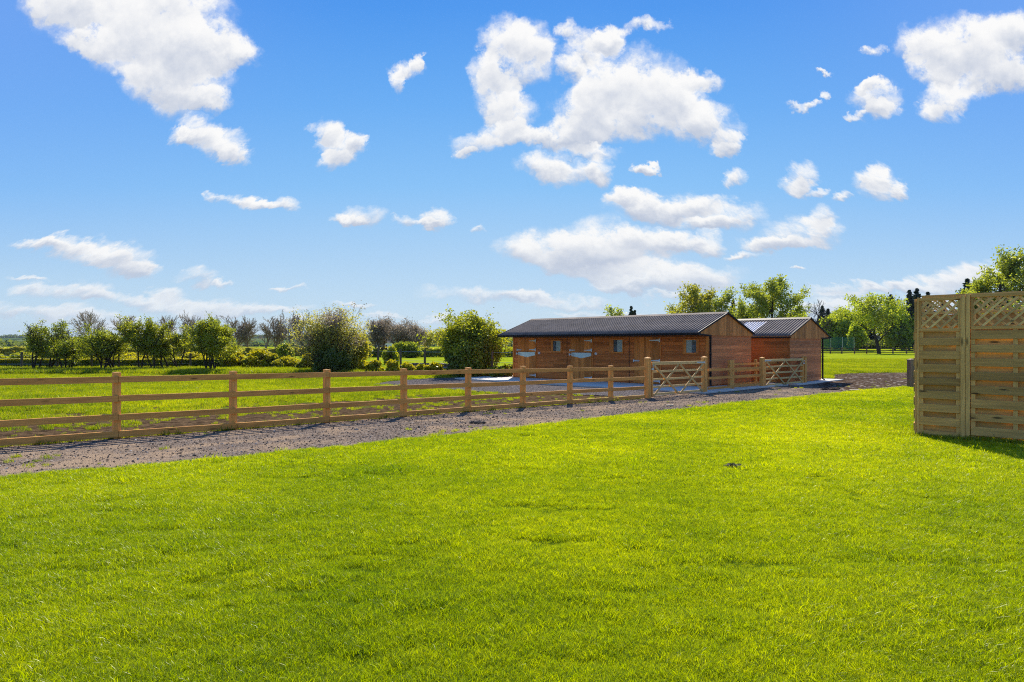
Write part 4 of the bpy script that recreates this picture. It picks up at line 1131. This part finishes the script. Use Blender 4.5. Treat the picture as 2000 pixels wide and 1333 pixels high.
# big willow bush and hawthorn bush
bush('willow_bush', 'big olive willow bush with bare twiggy purple top, middle of the field edge', 'bush', 648, 39.5, 597, 138, [L_OLV, L_CAT], 10500, .060, 21, 13, group=None, stems=34, twigs=2, mth=1.0, bk=B_GREY)
bush('willow_bush', 'leafy yellow olive bush joined to the right flank of the big willow bush', 'bush', 692, 40.5, 648, 66, [L_OLV, L_YEL], 6500, .085, 22, 8, stems=10, twigs=1)
bush('shrub', 'dark tangled bramble at the dark foot of the big willow bush', 'bush', 640, 38.6, 672, 96, L_DARK, 9000, .08, 23, 8)
bush('hawthorn_bush', 'large round green hawthorn bush with sprays sticking out, left of the stable', 'bush', 920, 37, 606, 138, [L_HAW, L_HAWY], 36000, .078, 31, 16, stems=22, twigs=4)
bush('hawthorn_bush', 'lower dark skirt of hawthorn growing beneath the large round bush', 'bush', 912, 36.3, 668, 118, [L_DARK, L_HAW], 12000, .09, 33, 10, stems=6)
BR = [(712, 39.5, 706, 40), (735, 38.8, 704, 46), (765, 38.4, 703, 44), (795, 37.9, 708, 44), (822, 37.4, 712, 40), (848, 37, 708, 44), (985, 34.9, 716, 34), (1003, 35.6, 712, 30), (968, 34.6, 718, 28)]
BL = ['low bramble patch directly right of the willow bush', 'golden bramble patch at the left wire fence posts', 'bramble patch under the small upright green bush', 'bramble patch in front of the stone wall', 'low straggly bramble patch right of the stone wall gap', 'bramble patch meeting the round hawthorn bush', 'dark leafy bramble against the corner of the stable', 'nettle patch hard against the stable end wall', 'small dark bramble right of the round hawthorn bush']
for i, (px, d, top, wd) in enumerate(BR):
    bush('bramble', BL[i], 'shrub', px, d, top, wd, [L_HAW, L_YEL] if i < 6 else [L_DARK, L_HAW], 2600, .09, 400 + i, 6, group='brambles along the wire fence', stems=5)

# distant bare trees
def bare(i, px, d, top, wd, lab, leafn=0, leaf=L_CAT, grp='bare trees beyond the field'):
    tree('bare_tree', lab, 'tree', px, d, top, wd, 'bare', leaf, leafn, .09, .3, 500 + i, (2, 1, 3)[i % 3], B_PALE, grp, r0=.20, levels=3, prm=dict(kids=(9, 8, 5), spread=(.68, .62, .6), rmin=.026))
BT = [(205, 92, 610, 46, 'bare grey tree rising above the dark many-stemmed hawthorn'), (245, 95, 616, 40, 'bare tree crown showing behind the leaning hawthorn'), (322, 95, 618, 30, 'bare tree top above the slender hawthorn'),
      (375, 96, 614, 34, 'bare tree top left of the largest dark hawthorn'), (407, 98, 618, 26, 'narrow bare tree behind the top of the largest hawthorn'),
      (455, 100, 619, 44, 'bare tree immediately right of the largest dark hawthorn'), (483, 100, 620, 26, 'single slim bare tree left of the forked bare tree'),
      (515, 98, 619, 46, 'forked bare tree above the golden shrub mound'), (541, 99, 622, 30, 'slim leaning bare tree right of the forked bare tree'),
      (572, 96, 609, 42, 'tallest bare tree left of the big willow bush'), (590, 98, 614, 34, 'bare tree half hidden by the left edge of the willow bush'),
      (738, 88, 626, 26, 'bare poplar-like tree on the left of the middle bare group'), (750, 90, 624, 24, 'dense narrow bare tree next in the middle bare group'), (772, 88, 622, 46, 'broad bare tree at the centre of the middle bare group'),
      (795, 89, 628, 34, 'bare tree right of centre in the middle bare group'), (812, 91, 634, 30, 'shorter bare tree near the right of the middle bare group')]
for i, (px, d, top, wd, lab) in enumerate(BT): bare(i, px, d, top, wd * 1.4, lab, 1 if i > 10 else 0)
for i, (px, d, top, wd, lab) in enumerate([(836, 95, 645, 40, 'pale olive young tree left of the round hawthorn bush'), (864, 96, 640, 36, 'young greyish tree behind the left side of the round hawthorn bush'), (700, 92, 650, 34, 'faint young tree behind the right side of the willow bush')]):
    tree('young_tree', lab, 'tree', px, d, top, wd, 'bare', L_OLV, 3, .16, .3, 560 + i, 1, B_GREY, 'young trees beyond the field', r0=.1, levels=2)
hedge('low far hedge across the field beyond the stone wall', 660, 1010, 84, 684, 1.6, L_HAW, 9000, .2, 14, .2)
bush('shrub', 'low green willow scrub below the middle bare group', 'shrub', 800, 80, 668, 80, L_HAW, 5000, .2, 601, 10, group='scrub beyond the field')
bush('shrub', 'pale green scrub left of the middle bare group', 'shrub', 715, 80, 666, 50, L_OLV, 3500, .2, 602, 8, group='scrub beyond the field')

# trees over the stables
tree('birch_tree', 'pointed golden birch tree above the ridge of the long stable', 'tree', 1343, 86, 560, 62, 'birch', L_BIR, 5, .17, .30, 701, 1, B_GREY, 'birch trees behind the stable', r0=.2, levels=2, prm=dict(kids=(20, 8, 4)))
tree('birch_tree', 'second golden birch tree close on the right of the pointed one', 'tree', 1372, 88, 577, 46, 'birch', L_BIR, 5, .17, .30, 702, 1, B_GREY, 'birch trees behind the stable', r0=.16, levels=2, prm=dict(kids=(18, 8, 4)))
tree('birch_tree', 'grey green loose birch tree midway between golden birches and broad tree', 'tree', 1406, 90, 567, 48, 'birch', L_OAK, 4, .17, .32, 703, 1, B_GREY, 'birch trees behind the stable', r0=.16, levels=2, prm=dict(kids=(16, 8, 4)))
tree('birch_tree', 'thin bare-topped birch tree just left of the broad round tree', 'tree', 1436, 92, 585, 36, 'birch', L_OAK, 2, .16, .32, 704, 1, B_GREY, 'birch trees behind the stable', r0=.14, levels=2, prm=dict(kids=(16, 8, 4)))
tree('birch_tree', 'low sparse birch at the left of the golden pair', 'tree', 1312, 90, 592, 34, 'birch', L_BIR, 2, .16, .3, 705, 1, B_GREY, 'birch trees behind the stable', r0=.12, levels=2, prm=dict(kids=(14, 8, 4)))
tree('oak_tree', 'broad round open-crowned tree above the smaller stable', 'tree', 1512, 84, 546, 98, 'oak', L_OAK, 6, .16, .30, 719, 1, B_DARK, None, r0=.33, levels=3, prm=dict(wig=.06, t0=(.2, .2, .2)))
tree('oak_tree', 'small rounded tree top peeping over the middle of the long stable roof', 'tree', 1205, 100, 603, 36, 'oak', L_OAK, 5, .22, .4, 712, 1, B_DARK, None, r0=.2, levels=2)
bush('shrub', 'yellow green shrubs filling the foot of the broad tree', 'shrub', 1470, 92, 600, 90, L_WIL, 6500, .24, 721, 12, group='shrubs behind the smaller stable')
bush('shrub', 'bright shrub mass right of the broad tree above the smaller stable', 'shrub', 1553, 96, 596, 84, L_WIL, 6500, .24, 722, 12, group='shrubs behind the smaller stable')
bush('shrub', 'dull green shrub mass behind the birches and the stable ridge', 'shrub', 1400, 98, 606, 110, L_OAK, 6500, .24, 723, 12, group='shrubs behind the smaller stable')
tree('bare_tree', 'wide bare dark tree right of the broad tree against the sky', 'tree', 1597, 125, 588, 62, 'oak', L_CAT, 0, .2, .3, 731, 1, B_DARK, 'bare trees beyond the paddock', r0=.3, levels=3, prm=dict(rmin=.03))
tree('bare_tree', 'bare twiggy tree top behind the twin spruces', 'tree', 1757, 165, 585, 60, 'oak', L_CAT, 0, .2, .3, 732, 1, B_GREY, 'bare trees beyond the paddock', r0=.3, levels=3, prm=dict(rmin=.03))

def spruce(px, d, top, wd, lab, seed, n=3800):
    x, y = at(px, d); z0 = gz(x, y); Hm = EYE + (HOR - top) / F * d - z0; R_ = wd / F * d / 2; rng = np.random.default_rng(seed)
    r = thing('spruce_tree', (x, y, z0), lab, 'tree', 0, 'spruce trees on the skyline')
    ch = [(np.array([[0, 0, 0], [0, 0, Hm * .5], [0, 0, Hm]], float), np.array([.2, .12, .02]) * Hm / 12, 1)]
    pts = []
    for z in Hm * (1 - .88 * (np.arange(170) / 170) ** 1.15 - .01):
        t = 1 - z / Hm; rr = min(3.2 * R_ * t, 1.5 * R_) * rng.uniform(.70, 1.2) + .06; k = 2 + int(t * 3)
        for j in range(k):
            a = rng.uniform(0, 6.28); e = rr * rng.uniform(.7, 1.1); m_ = 4
            tt = np.linspace(0, 1, m_)[:, None]; up = rng.uniform(-.02, .12)
            p_ = np.concatenate([np.cos(a) * tt * e, np.sin(a) * tt * e, z - tt * e * .35 + tt ** 2 * e * (.15 + up)], 1)
            ch.append((p_, np.array([.03, .025, .02, .008]), 3))
            q = np.repeat(p_[1:], 7, 0); pts.append(q + rng.normal(0, .05 + .06 * e, q.shape) * np.array([1, 1, .35]))
    tubes_mesh('trunk', ch, B_DARK, r, sides=(5, 5, 4, 3)); pts = np.concatenate(pts)
    leaves_mesh('crown', pts, .10 + Hm * .007, [L_CON], r, rng, aspect=2.2, flat=.75)
SP = [(1233, 150, 598, 12, 'small dark spruce tip beyond the long stable roof, left one'), (1240, 150, 606, 10, 'small dark spruce tip beyond the long stable roof, right one'),
      (1606, 150, 597, 20, 'dark spruce against the wide bare tree, left of a pair'), (1617, 152, 603, 18, 'shorter dark spruce against the wide bare tree, right of a pair'),
      (1642, 170, 603, 16, 'small spruce tip left of the willow canopy'), (1696, 165, 583, 24, 'spruce tip poking above the left half of the willow canopy'), (1740, 160, 575, 26, 'spruce tip poking above the right half of the willow canopy'),
      (1776, 140, 566, 30, 'tall dark spruce left of the twin beside the screen'), (1791, 142, 563, 32, 'tall dark spruce right of the twin beside the screen'),
      (1812, 140, 570, 26, 'spruce just above the left end of the trellis'), (1889, 120, 544, 44, 'wide dark conifer above the trellis next to the big right tree'), (1922, 125, 574, 26, 'dark conifer low beside the big right tree'),
      (1783, 150, 600, 40, 'low dense spruce filling the gap beside the screen'), (1842, 150, 578, 14, 'thin spire of spruce above the narrow panel'), (1432, 160, 585, 16, 'thin dark spruce between the birches'), (1445, 160, 592, 14, 'short dark spruce beside the broad tree')]
for i, (px, d, top, wd, lab) in enumerate(SP): spruce(px, d, top, wd, lab, 800 + i)

# willow group right
bush('willow_tree', 'pale yellow green weeping willow mass on the left of the paddock trees', 'tree', 1643, 140, 606, 112, L_WIL, 17000, .30, 751, 20, group='paddock trees', stems=10)
bush('willow_tree', 'rounded fresh green tree behind on the right of the paddock trees', 'tree', 1748, 138, 590, 96, [L_OAK, L_WIL], 15000, .30, 752, 18, group='paddock trees', stems=10)
tree('paddock_tree', 'spreading tree with a dark trunk standing in the paddock fence line', 'tree', 1717, 111.5, 578, 120, 'oak', [L_OAK, L_WIL], 4, .21, .42, 753, 1, B_DARK, 'paddock trees', r0=.34, levels=3, prm=dict(t0=(.25, .2, .2)))
bush('willow_tree', 'hanging willow fringe in front of the weeping willow mass', 'tree', 1672, 132, 630, 60, L_WIL, 5000, .28, 754, 10, group='paddock trees', stems=5)
bush('shrub', 'dark shade shrub under the paddock trees by the netting', 'shrub', 1680, 158, 664, 120, L_DARK, 8000, .3, 755, 14, group='dark undergrowth beyond the paddock')
bush('shrub', 'dark undergrowth beneath the twin spruces', 'shrub', 1770, 156, 655, 90, L_DARK, 7000, .3, 756, 12, group='dark undergrowth beyond the paddock')
bush('shrub', 'dark hedge seen between the smaller stable and the willow', 'shrub', 1610, 150, 664, 70, L_DARK, 6000, .3, 757, 10, group='dark undergrowth beyond the paddock')
# big tree at the right edge
tree('ash_tree', 'big fresh green tree rising above the trellis at the right edge', 'tree', 1982, 62, 489, 150, 'oak', L_OAK, 6, .15, .26, 771, 1, B_DARK, None, r0=.3, levels=3)
tree('ash_tree', 'lower sparse tree on the left flank of the big right edge tree', 'tree', 1925, 66, 540, 76, 'oak', L_OAK, 4, .15, .3, 772, 2, B_DARK, None, r0=.16, levels=3)
bush('shrub', 'green shrubs seen through the trellis behind the garden panels', 'shrub', 1985, 50, 590, 150, [L_HAW, L_OAK], 9000, .15, 773, 12)

# netting fence
def netting():
    m, t = material('green_netting')
    tcn = t.add('ShaderNodeTexCoord')
    a = principled(t, (.03, .14, .10), .8)
    tr = t.add('ShaderNodeBsdfTransparent', {'Color': (1, 1, 1, 1)}).outputs[0]
    finish(t, t.add('ShaderNodeMixShader', {0: 0.30, 1: tr, 2: a}).outputs[0])
    d = 128.0; a_ = at(1600, d); b_ = at(1668, d)
    r = thing('netting_fence', (a_[0], a_[1], 0), 'tall green sports netting beyond the smaller stable', 'net fence')
    mm = MB(); L_ = b_[0] - a_[0]; mm.box(0, L_, -.01, .01, .1, 3.0); mm.build('net', m, r)
    for s in (0, L_ / 3, 2 * L_ / 3, L_):
        mm = MB(); mm.tube([(s, 0, -.1), (s, 0, 3.05)], .04, 6); mm.build('post', M_GALV, r)
    # radio mast
    d = 600; x, y = at(838, d)
    r = thing('radio_mast', (x, y, -3), 'thin faint radio mast on the skyline left of the round bush', 'mast')
    mm = MB(); mm.tube([(0, 0, 0), (0, 0, 3 + EYE + (672 - 637) / F * d)], [.35, .12], 4); mm.build('mast', M_GALV, r)
    # far farmhouse
    d = 150; x, y = at(749, d); r = thing('farmhouse', (x, y, 0), 'tiny white farm building glimpsed among the middle bare trees', 'house')
    mm = MB(); mm.box(-1.6, 1.6, 0, 3, 0, 2.0); mm.build('wall', plain('white_render', (.7, .7, .7), .9), r)
    mm = MB(); mm.prism([(-1.8, -.2, 1.95), (-1.8, 1.5, 3.2), (-1.8, 3.2, 1.95)], (3.6, 0, 0)); mm.build('roof', plain('slate', (.1, .1, .11), .7), r)
    mm = MB(); mm.box(-.9, -.5, -.02, .01, .6, 1.4); mm.cut(); mm.box(.4, .8, -.02, .01, .6, 1.4); mm.build_each('window', M_DARK, r)
netting()

# distant woods on the hills
def far_wood():
    rng = np.random.default_rng(77); P = []
    for (x0, x1, yy, n) in ((-2400, -1150, 1540, 900), (-1150, -900, 1150, 160), (-800, 500, 1620, 1500), (-1800, -600, 900, 420), (-500, 300, 640, 260), (300, 2400, 800, 900), (300, 2600, 420, 1400), (-700, -250, 420, 160)):
        x = rng.uniform(x0, x1, n); y = yy + rng.normal(0, 12, n) + 18 * np.sin(x * .01)
        z = gza(y) + hill_h(x, y); h = rng.uniform(5, 11, n) * (.7 if yy > 1100 else .55)
        k = 70
        px_ = np.repeat(x, k) + rng.normal(0, 1, n * k) * np.repeat(h * .38, k); py = np.repeat(y, k) + rng.normal(0, 2, n * k)
        pz = np.repeat(z, k) + np.abs(rng.normal(.5, .28, n * k)).clip(0, 1.1) * np.repeat(h, k)
        P.append(np.stack([px_, py, pz], 1))
    P = np.concatenate(P)
    o = leaves_mesh('distant_woods', P, 2.1, [L_DARK], None, rng, aspect=1.2)
    tag(o, 'dark lines of distant woodland on the hazy hills and far field edges', 'woodland', kind='stuff')
far_wood()

# ------------------------------------------------------------------ grass blades, stones: uncountable stuff
def clump(name, n, rad, h, wd, mat, seed, lean=.5):
    rng = np.random.default_rng(seed)
    a = rng.uniform(0, 6.28, n); r_ = rad * np.sqrt(rng.random(n)); bx, by = r_ * np.cos(a), r_ * np.sin(a)
    hh = h * rng.uniform(.55, 1.2, n); la = rng.uniform(0, 6.28, n); ll = hh * rng.uniform(.1, 1.0, n) * lean; wa = rng.uniform(0, 3.14, n)
    wx, wy = np.cos(wa) * wd / 2, np.sin(wa) * wd / 2
    V = np.stack([
        np.stack([bx - wx, by - wy, bx * 0 - .004], 1), np.stack([bx + wx, by + wy, bx * 0 - .004], 1),
        np.stack([bx + wx * .8 + ll * .4 * np.cos(la), by + wy * .8 + ll * .4 * np.sin(la), hh * .6], 1),
        np.stack([bx - wx * .8 + ll * .4 * np.cos(la), by - wy * .8 + ll * .4 * np.sin(la), hh * .6], 1),
        np.stack([bx + ll * np.cos(la), by + ll * np.sin(la), hh], 1)], 1).reshape(-1, 3)
    i = np.arange(n) * 5
    L = np.stack([i, i+1, i+2, i+3, i+3, i+2, i+4], 1).ravel(); st = (np.arange(n)[:, None] * 7 + np.array([0, 4])[None, :]).ravel()
    me_o = fast_mesh(name, V, L, st, [mat]); COL.objects.unlink(me_o); return me_o
def stone_src(name, seed, s=1.0):
    rng = random.Random(seed); bm = bmesh.new(); bmesh.ops.create_icosphere(bm, subdivisions=1, radius=.5)
    for v_ in bm.verts: v_.co *= rng.uniform(.7, 1.15); v_.co.z *= .6
    me = bpy.data.meshes.new(name); bm.to_mesh(me); bm.free(); me.materials.append(M_STONE); return bpy.data.objects.new(name, me)

def scatter(name, pts, scales, srcs, label, cat, tilt=0.15, seed=1):
    """one object whose points carry instances of the source meshes (blades, stones)"""
    rng = np.random.default_rng(seed); n = len(pts)
    me = bpy.data.meshes.new(name); me.vertices.add(n); me.vertices.foreach_set('co', np.asarray(pts, np.float32).ravel())
    a = me.attributes.new('sc', 'FLOAT', 'POINT'); a.data.foreach_set('value', np.asarray(scales, np.float32))
    rot = np.stack([rng.normal(0, tilt, n), rng.normal(0, tilt, n), rng.uniform(0, 6.28, n)], 1)
    a = me.attributes.new('rot', 'FLOAT_VECTOR', 'POINT'); a.data.foreach_set('vector', rot.astype(np.float32).ravel())
    a = me.attributes.new('pick', 'INT', 'POINT'); a.data.foreach_set('value', rng.integers(0, len(srcs), n).astype(np.int32))
    o = bpy.data.objects.new(name, me); COL.objects.link(o); tag(o, label, cat, kind='stuff')
    ng = bpy.data.node_groups.new(name + '_nodes', 'GeometryNodeTree')
    ng.interface.new_socket('Geometry', in_out='INPUT', socket_type='NodeSocketGeometry'); ng.interface.new_socket('Geometry', in_out='OUTPUT', socket_type='NodeSocketGeometry')
    N = ng.nodes; Lk = ng.links; gi = N.new('NodeGroupInput'); go = N.new('NodeGroupOutput'); jn = N.new('GeometryNodeJoinGeometry')
    def attr(nm, typ):
        q = N.new('GeometryNodeInputNamedAttribute'); q.data_type = typ; q.inputs[0].default_value = nm; return q.outputs[0]
    for k, s_ in enumerate(srcs):
        oi = N.new('GeometryNodeObjectInfo'); oi.inputs['Object'].default_value = s_; oi.inputs['As Instance'].default_value = True
        cmpn = N.new('FunctionNodeCompare'); cmpn.data_type = 'INT'; cmpn.operation = 'EQUAL'
        ins = [q for q in cmpn.inputs if q.type == 'INT']; Lk.new(attr('pick', 'INT'), ins[0]); ins[1].default_value = k
        iop = N.new('GeometryNodeInstanceOnPoints'); Lk.new(gi.outputs[0], iop.inputs['Points']); Lk.new(cmpn.outputs[0], iop.inputs['Selection'])
        Lk.new(oi.outputs['Geometry'], iop.inputs['Instance']); Lk.new(attr('rot', 'FLOAT_VECTOR'), iop.inputs['Rotation']); Lk.new(attr('sc', 'FLOAT'), iop.inputs['Scale'])
        Lk.new(iop.outputs[0], jn.inputs[0])
    Lk.new(jn.outputs[0], go.inputs[0])
    md = o.modifiers.new('scatter', 'NODES'); md.node_group = ng
    return o
def inside(x, y, poly):
    c = np.zeros(len(x), bool); n = len(poly); j = n - 1
    for i in range(n):
        xi, yi = poly[i]; xj, yj = poly[j]
        k = ((yi > y) != (yj > y)) & (x < (xj - xi) * (y - yi) / (yj - yi + 1e-12) + xi); c ^= k; j = i
    return c
def wedge(n, y0, y1, rng, margin=1.6, power=1.0):
    """points spread over what could be seen from about here, between two distances"""
    y = y0 + (y1 - y0) * rng.random(n) ** power; hw = y * .80 + margin
    x = rng.uniform(-1, 1, n) * hw; keep = rng.random(n) < hw / (y1 * .80 + margin); return x[keep], y[keep]
rg = np.random.default_rng(12)
def vnoise(x, y, sx, sy, seed):
    """smooth value noise"""
    r_ = np.random.default_rng(seed).random((128, 128)); u_ = x / sx + 1000.37; v_ = y / sy + 1000.71
    i, j = np.floor(u_).astype(int), np.floor(v_).astype(int); a, b = u_ - i, v_ - j; a = a * a * (3 - 2 * a); b = b * b * (3 - 2 * b)
    g = lambda p_, q_: r_[p_ % 128, q_ % 128]
    return (g(i, j) * (1 - a) + g(i+1, j) * a) * (1 - b) + (g(i, j+1) * (1 - a) + g(i+1, j+1) * a) * b
def lawn_relief(x, y):
    h = .5 * vnoise(x, y, .55, .40, 1) + .3 * vnoise(x, y, .22, .16, 2) + .2 * vnoise(x, y, .11, .09, 3)
    hollow = np.clip((vnoise(x, y, .50, .17, 4) * .6 + vnoise(x, y, .16, .08, 5) * .4 - .66) * 7, 0, 1)
    return h * .034 - .004 - hollow * .008, (1 - .45 * hollow) * (.72 + .55 * vnoise(x, y, .33, .22, 6))
near_src = [clump('grass_blades', 40, .060, .030, .0026, M_BLADE, i, 1.7) for i in range(5)]
mid_src = [clump('grass_blades', 60, .14, .036, .0060, M_BLADE, 20 + i, 1.5) for i in range(4)]
x, y = wedge(380000, 2.0, 15, rg, power=1.75); k = inside(x, y, lawn_pts); x, y = x[k], y[k]
dz, sc_ = lawn_relief(x, y)
scatter('lawn_grass', np.stack([x, y, gza(y) + .017 + dz], 1), rg.uniform(.65, 1.2, len(x)) * sc_, near_src, 'short bright green mown grass of the lawn near the camera', 'grass')
x, y = wedge(120000, 7.0, 34, rg, power=.85); k = inside(x, y, lawn_pts); x, y = x[k], y[k]
dz, sc_ = lawn_relief(x, y)
scatter('lawn_grass', np.stack([x, y, gza(y) + .017 + dz], 1), rg.uniform(.65, 1.15, len(x)) * sc_, mid_src, 'short bright green mown grass of the farther lawn up to the track', 'grass')
# meadow: taller uneven tussocks; thin on the muddy strip
tus = [clump('grass_blades', 60, .16, .11, .010, M_BLADEF, 40 + i, .8) for i in range(4)]
x, y = wedge(120000, 9, 46, rg, power=.85)
k = ~inside(x, y, lawn_pts) & ~inside(x, y, track) & ~inside(x, y, yard)
loc = A_O; ux = (x - loc.x) * U.x + (y - loc.y) * U.y; vx = (x - loc.x) * V_.x + (y - loc.y) * V_.y
k &= ~((ux > -1.7) & (ux < 12.7) & (vx > -3) & (vx < 5)) & ~((x > 4) & (y < 43) & (x < 16))
x, y = x[k], y[k]
dd = -x * .694 + y * .72
nz = 2.2 * (.55 * vnoise(x, y, 1.5, 1.0, 11) + .45 * vnoise(x, y, .5, .4, 12)) - 1.1 + .5 * (vnoise(x, y, 5, 3, 13) - .5)
near = np.clip((22.5 - dd) / 9.0, 0, 1) * (y < 34)
k = rg.random(len(x)) < np.clip(1.20 - near * 1.32 + nz * .75 * (near > 0), .07, 1); x, y, nz, near = x[k], y[k], nz[k], near[k]
scatter('meadow_grass', np.stack([x, y, gza(y)], 1), rg.uniform(.5, 1.1, len(x)) * (1 + .35 * nz) * (1 - .50 * near), tus, 'rough bright green meadow grass behind the rail fence', 'grass')
# long grass under the hedges
x = rg.uniform(-36, 4, 16000); y = rg.uniform(38, 43.5, 16000)
scatter('hedge_bottom_grass', np.stack([x, y, gza(y)], 1), rg.uniform(1.2, 2.6, len(x)), tus, 'long grass growing along the foot of the hedge trees', 'grass', seed=3)
# grass creeping along the lawn edge and track verge
tx, ty = [], []
for i in range(260):
    t_ = rg.uniform(-.1, 2.5); q_ = PA + PU * t_ - V_ * rg.uniform(.0, .10); tx.append(q_.x); ty.append(q_.y)
for i in range(900):
    s_ = rg.uniform(-14, fs(1255)); q_ = fpt(s_, rg.uniform(.02, .35)); tx.append(q_.x); ty.append(q_.y)
tx, ty = np.array(tx), np.array(ty)
scatter('fence_foot_grass', np.stack([tx, ty, gza(ty) + .01], 1), rg.uniform(.35, .95, len(tx)), tus, 'uncut tufts of grass along the foot of the fences', 'grass', seed=8)
x, y = wedge(26000, 8, 34, rg); k = inside(x, y, track) & ~inside(x, y, lawn_pts) & ~inside(x, y, yard); x, y = x[k], y[k]
k = (vnoise(x, y, 1.2, .8, 21) * .6 + vnoise(x, y, .3, .25, 22) * .4 > .74); x, y = x[k], y[k]
scatter('track_weeds', np.stack([x, y, gza(y) + .015], 1), rg.uniform(.15, .45, len(x)), tus, 'sparse small weeds growing through the gravel track', 'weeds', seed=9)
# far paddock turf
x = rg.uniform(14, 60, 30000); y = rg.uniform(41, 70, 30000)
scatter('paddock_grass', np.stack([x, y, gza(y)], 1), rg.uniform(.8, 1.5, len(x)), tus, 'bright paddock grass beyond the muddy track', 'grass', seed=4)
stn = [stone_src('stone', i) for i in range(5)]
x, y = wedge(300000, 6.5, 36, rg, power=1.0); k = inside(x, y, track) & ~inside(x, y, lawn_pts) & ~inside(x, y, yard) & ((x < 9) | (rg.random(len(x)) < .5)); x, y = x[k], y[k]
sz = .009 + .024 * rg.random(len(x)) ** 3 + (rg.random(len(x)) < .004) * .035
scatter('track_stones', np.stack([x, y, gza(y) + .010], 1), sz * 1.3, stn, 'loose grey and brown stones lying over the gravel track', 'gravel', tilt=.6)
x, y = wedge(60000, 17, 36, rg); k = inside(x, y, yard); x, y = x[k], y[k]
scatter('yard_stones', np.stack([x, y, gza(y) + .024], 1), .014 + .022 * rg.random(len(x)) ** 2, stn, 'fine loose stone over the stable yard', 'gravel', tilt=.6, seed=6)

# small marks on the lawn and in the yard
def clod(name, label, cat, px, py, w_, mat, seed, h=.3, n=9, rs=1.0):
    x, y = G(px, py); rng = random.Random(seed); bm = bmesh.new()
    for i in range(n):
        r_ = w_ * rng.uniform(.12, .3) * rs; M = Matrix.Translation((rng.gauss(0, w_ * .28), rng.gauss(0, w_ * .2), r_ * h)) @ Matrix.Diagonal((r_, r_, r_ * h * 1.6, 1))
        q = bmesh.ops.create_icosphere(bm, subdivisions=2, radius=1, matrix=M)
        for v_ in q['verts']: v_.co += Vector((rng.gauss(0, 1), rng.gauss(0, 1), rng.gauss(0, 1))) * r_ * .2
    me = bpy.data.meshes.new(name); bm.to_mesh(me); bm.free(); me.materials.append(mat)
    o = bpy.data.objects.new(name, me); COL.objects.link(o); o.location = (x, y, gz(x, y) + .024); tag(o, label, cat)
clod('soil_clod', 'small red brown crumb of soil on the lawn, left of centre', 'soil clod', 683, 1066, .11, M_SOIL, 1)
clod('soil_clod', 'dark earth scrape in the lawn left of the screen panels', 'soil clod', 1427, 919, .20, plain('dark_soil', (.03, .024, .016), .95, var=.4, scale=40), 2, h=.35, n=14)
clod('dead_leaf', 'pale dry leaf scrap on the lawn below the screen panels', 'leaf', 1483, 1180, .05, plain('dry_leaf', (.5, .35, .22), .8), 3, h=.25, n=3)
clod('soil_clod', 'dark heap of earth lumps on the track below the far gate', 'soil heap', 1618, 762, .60, M_SOIL, 4, h=.35, n=40, rs=.35)
clod('stone_heap', 'few dark lumps of stone in the middle of the gravel track left of the gates', 'stone heap', 935, 828, .34, plain('dark_stone', (.08, .06, .05), .9, var=.5, scale=30), 5, h=.35, n=26, rs=.35)
def slab_bit(label, px, py, a, b, rz, seed):
    x, y = G(px, py); m = MB(); m.prism([(-a, -b, 0), (a * .8, -b * 1.2, 0), (a, b * .7, 0), (-a * .6, b, 0)], (0, 0, .02)); o = m.build('stone_slab', plain('pale_slab', (.40, .33, .25), .9), loc=(x, y, gz(x, y) + .020), rz=rz, bevel=.004); tag(o, label, 'stone')
slab_bit('pale flat stone slab on the track below the near gate', 1308, 794, .12, .06, .3, 1)
slab_bit('pale flat stone on the dark mud right of the stables', 1668, 763, .22, .10, .1, 2)

# ------------------------------------------------------------------ the air
def haze():
    m = bpy.data.materials.new('haze_air'); m.use_nodes = True; t = NT(m.node_tree)
    pv = t.add('ShaderNodeVolumePrincipled', {'Color': (.78, .87, 1.0, 1), 'Density': HAZE, 'Anisotropy': -0.35})
    t.add('ShaderNodeOutputMaterial', {'Volume': pv.outputs[0]})
    mb = MB(); mb.box(-4100, 4100, -60, 2000, -6, 46); o = mb.build('haze', m); tag(o, 'thin blue summer haze over the distant hills', 'haze', kind='stuff')
HAZE = 0.00010
haze()
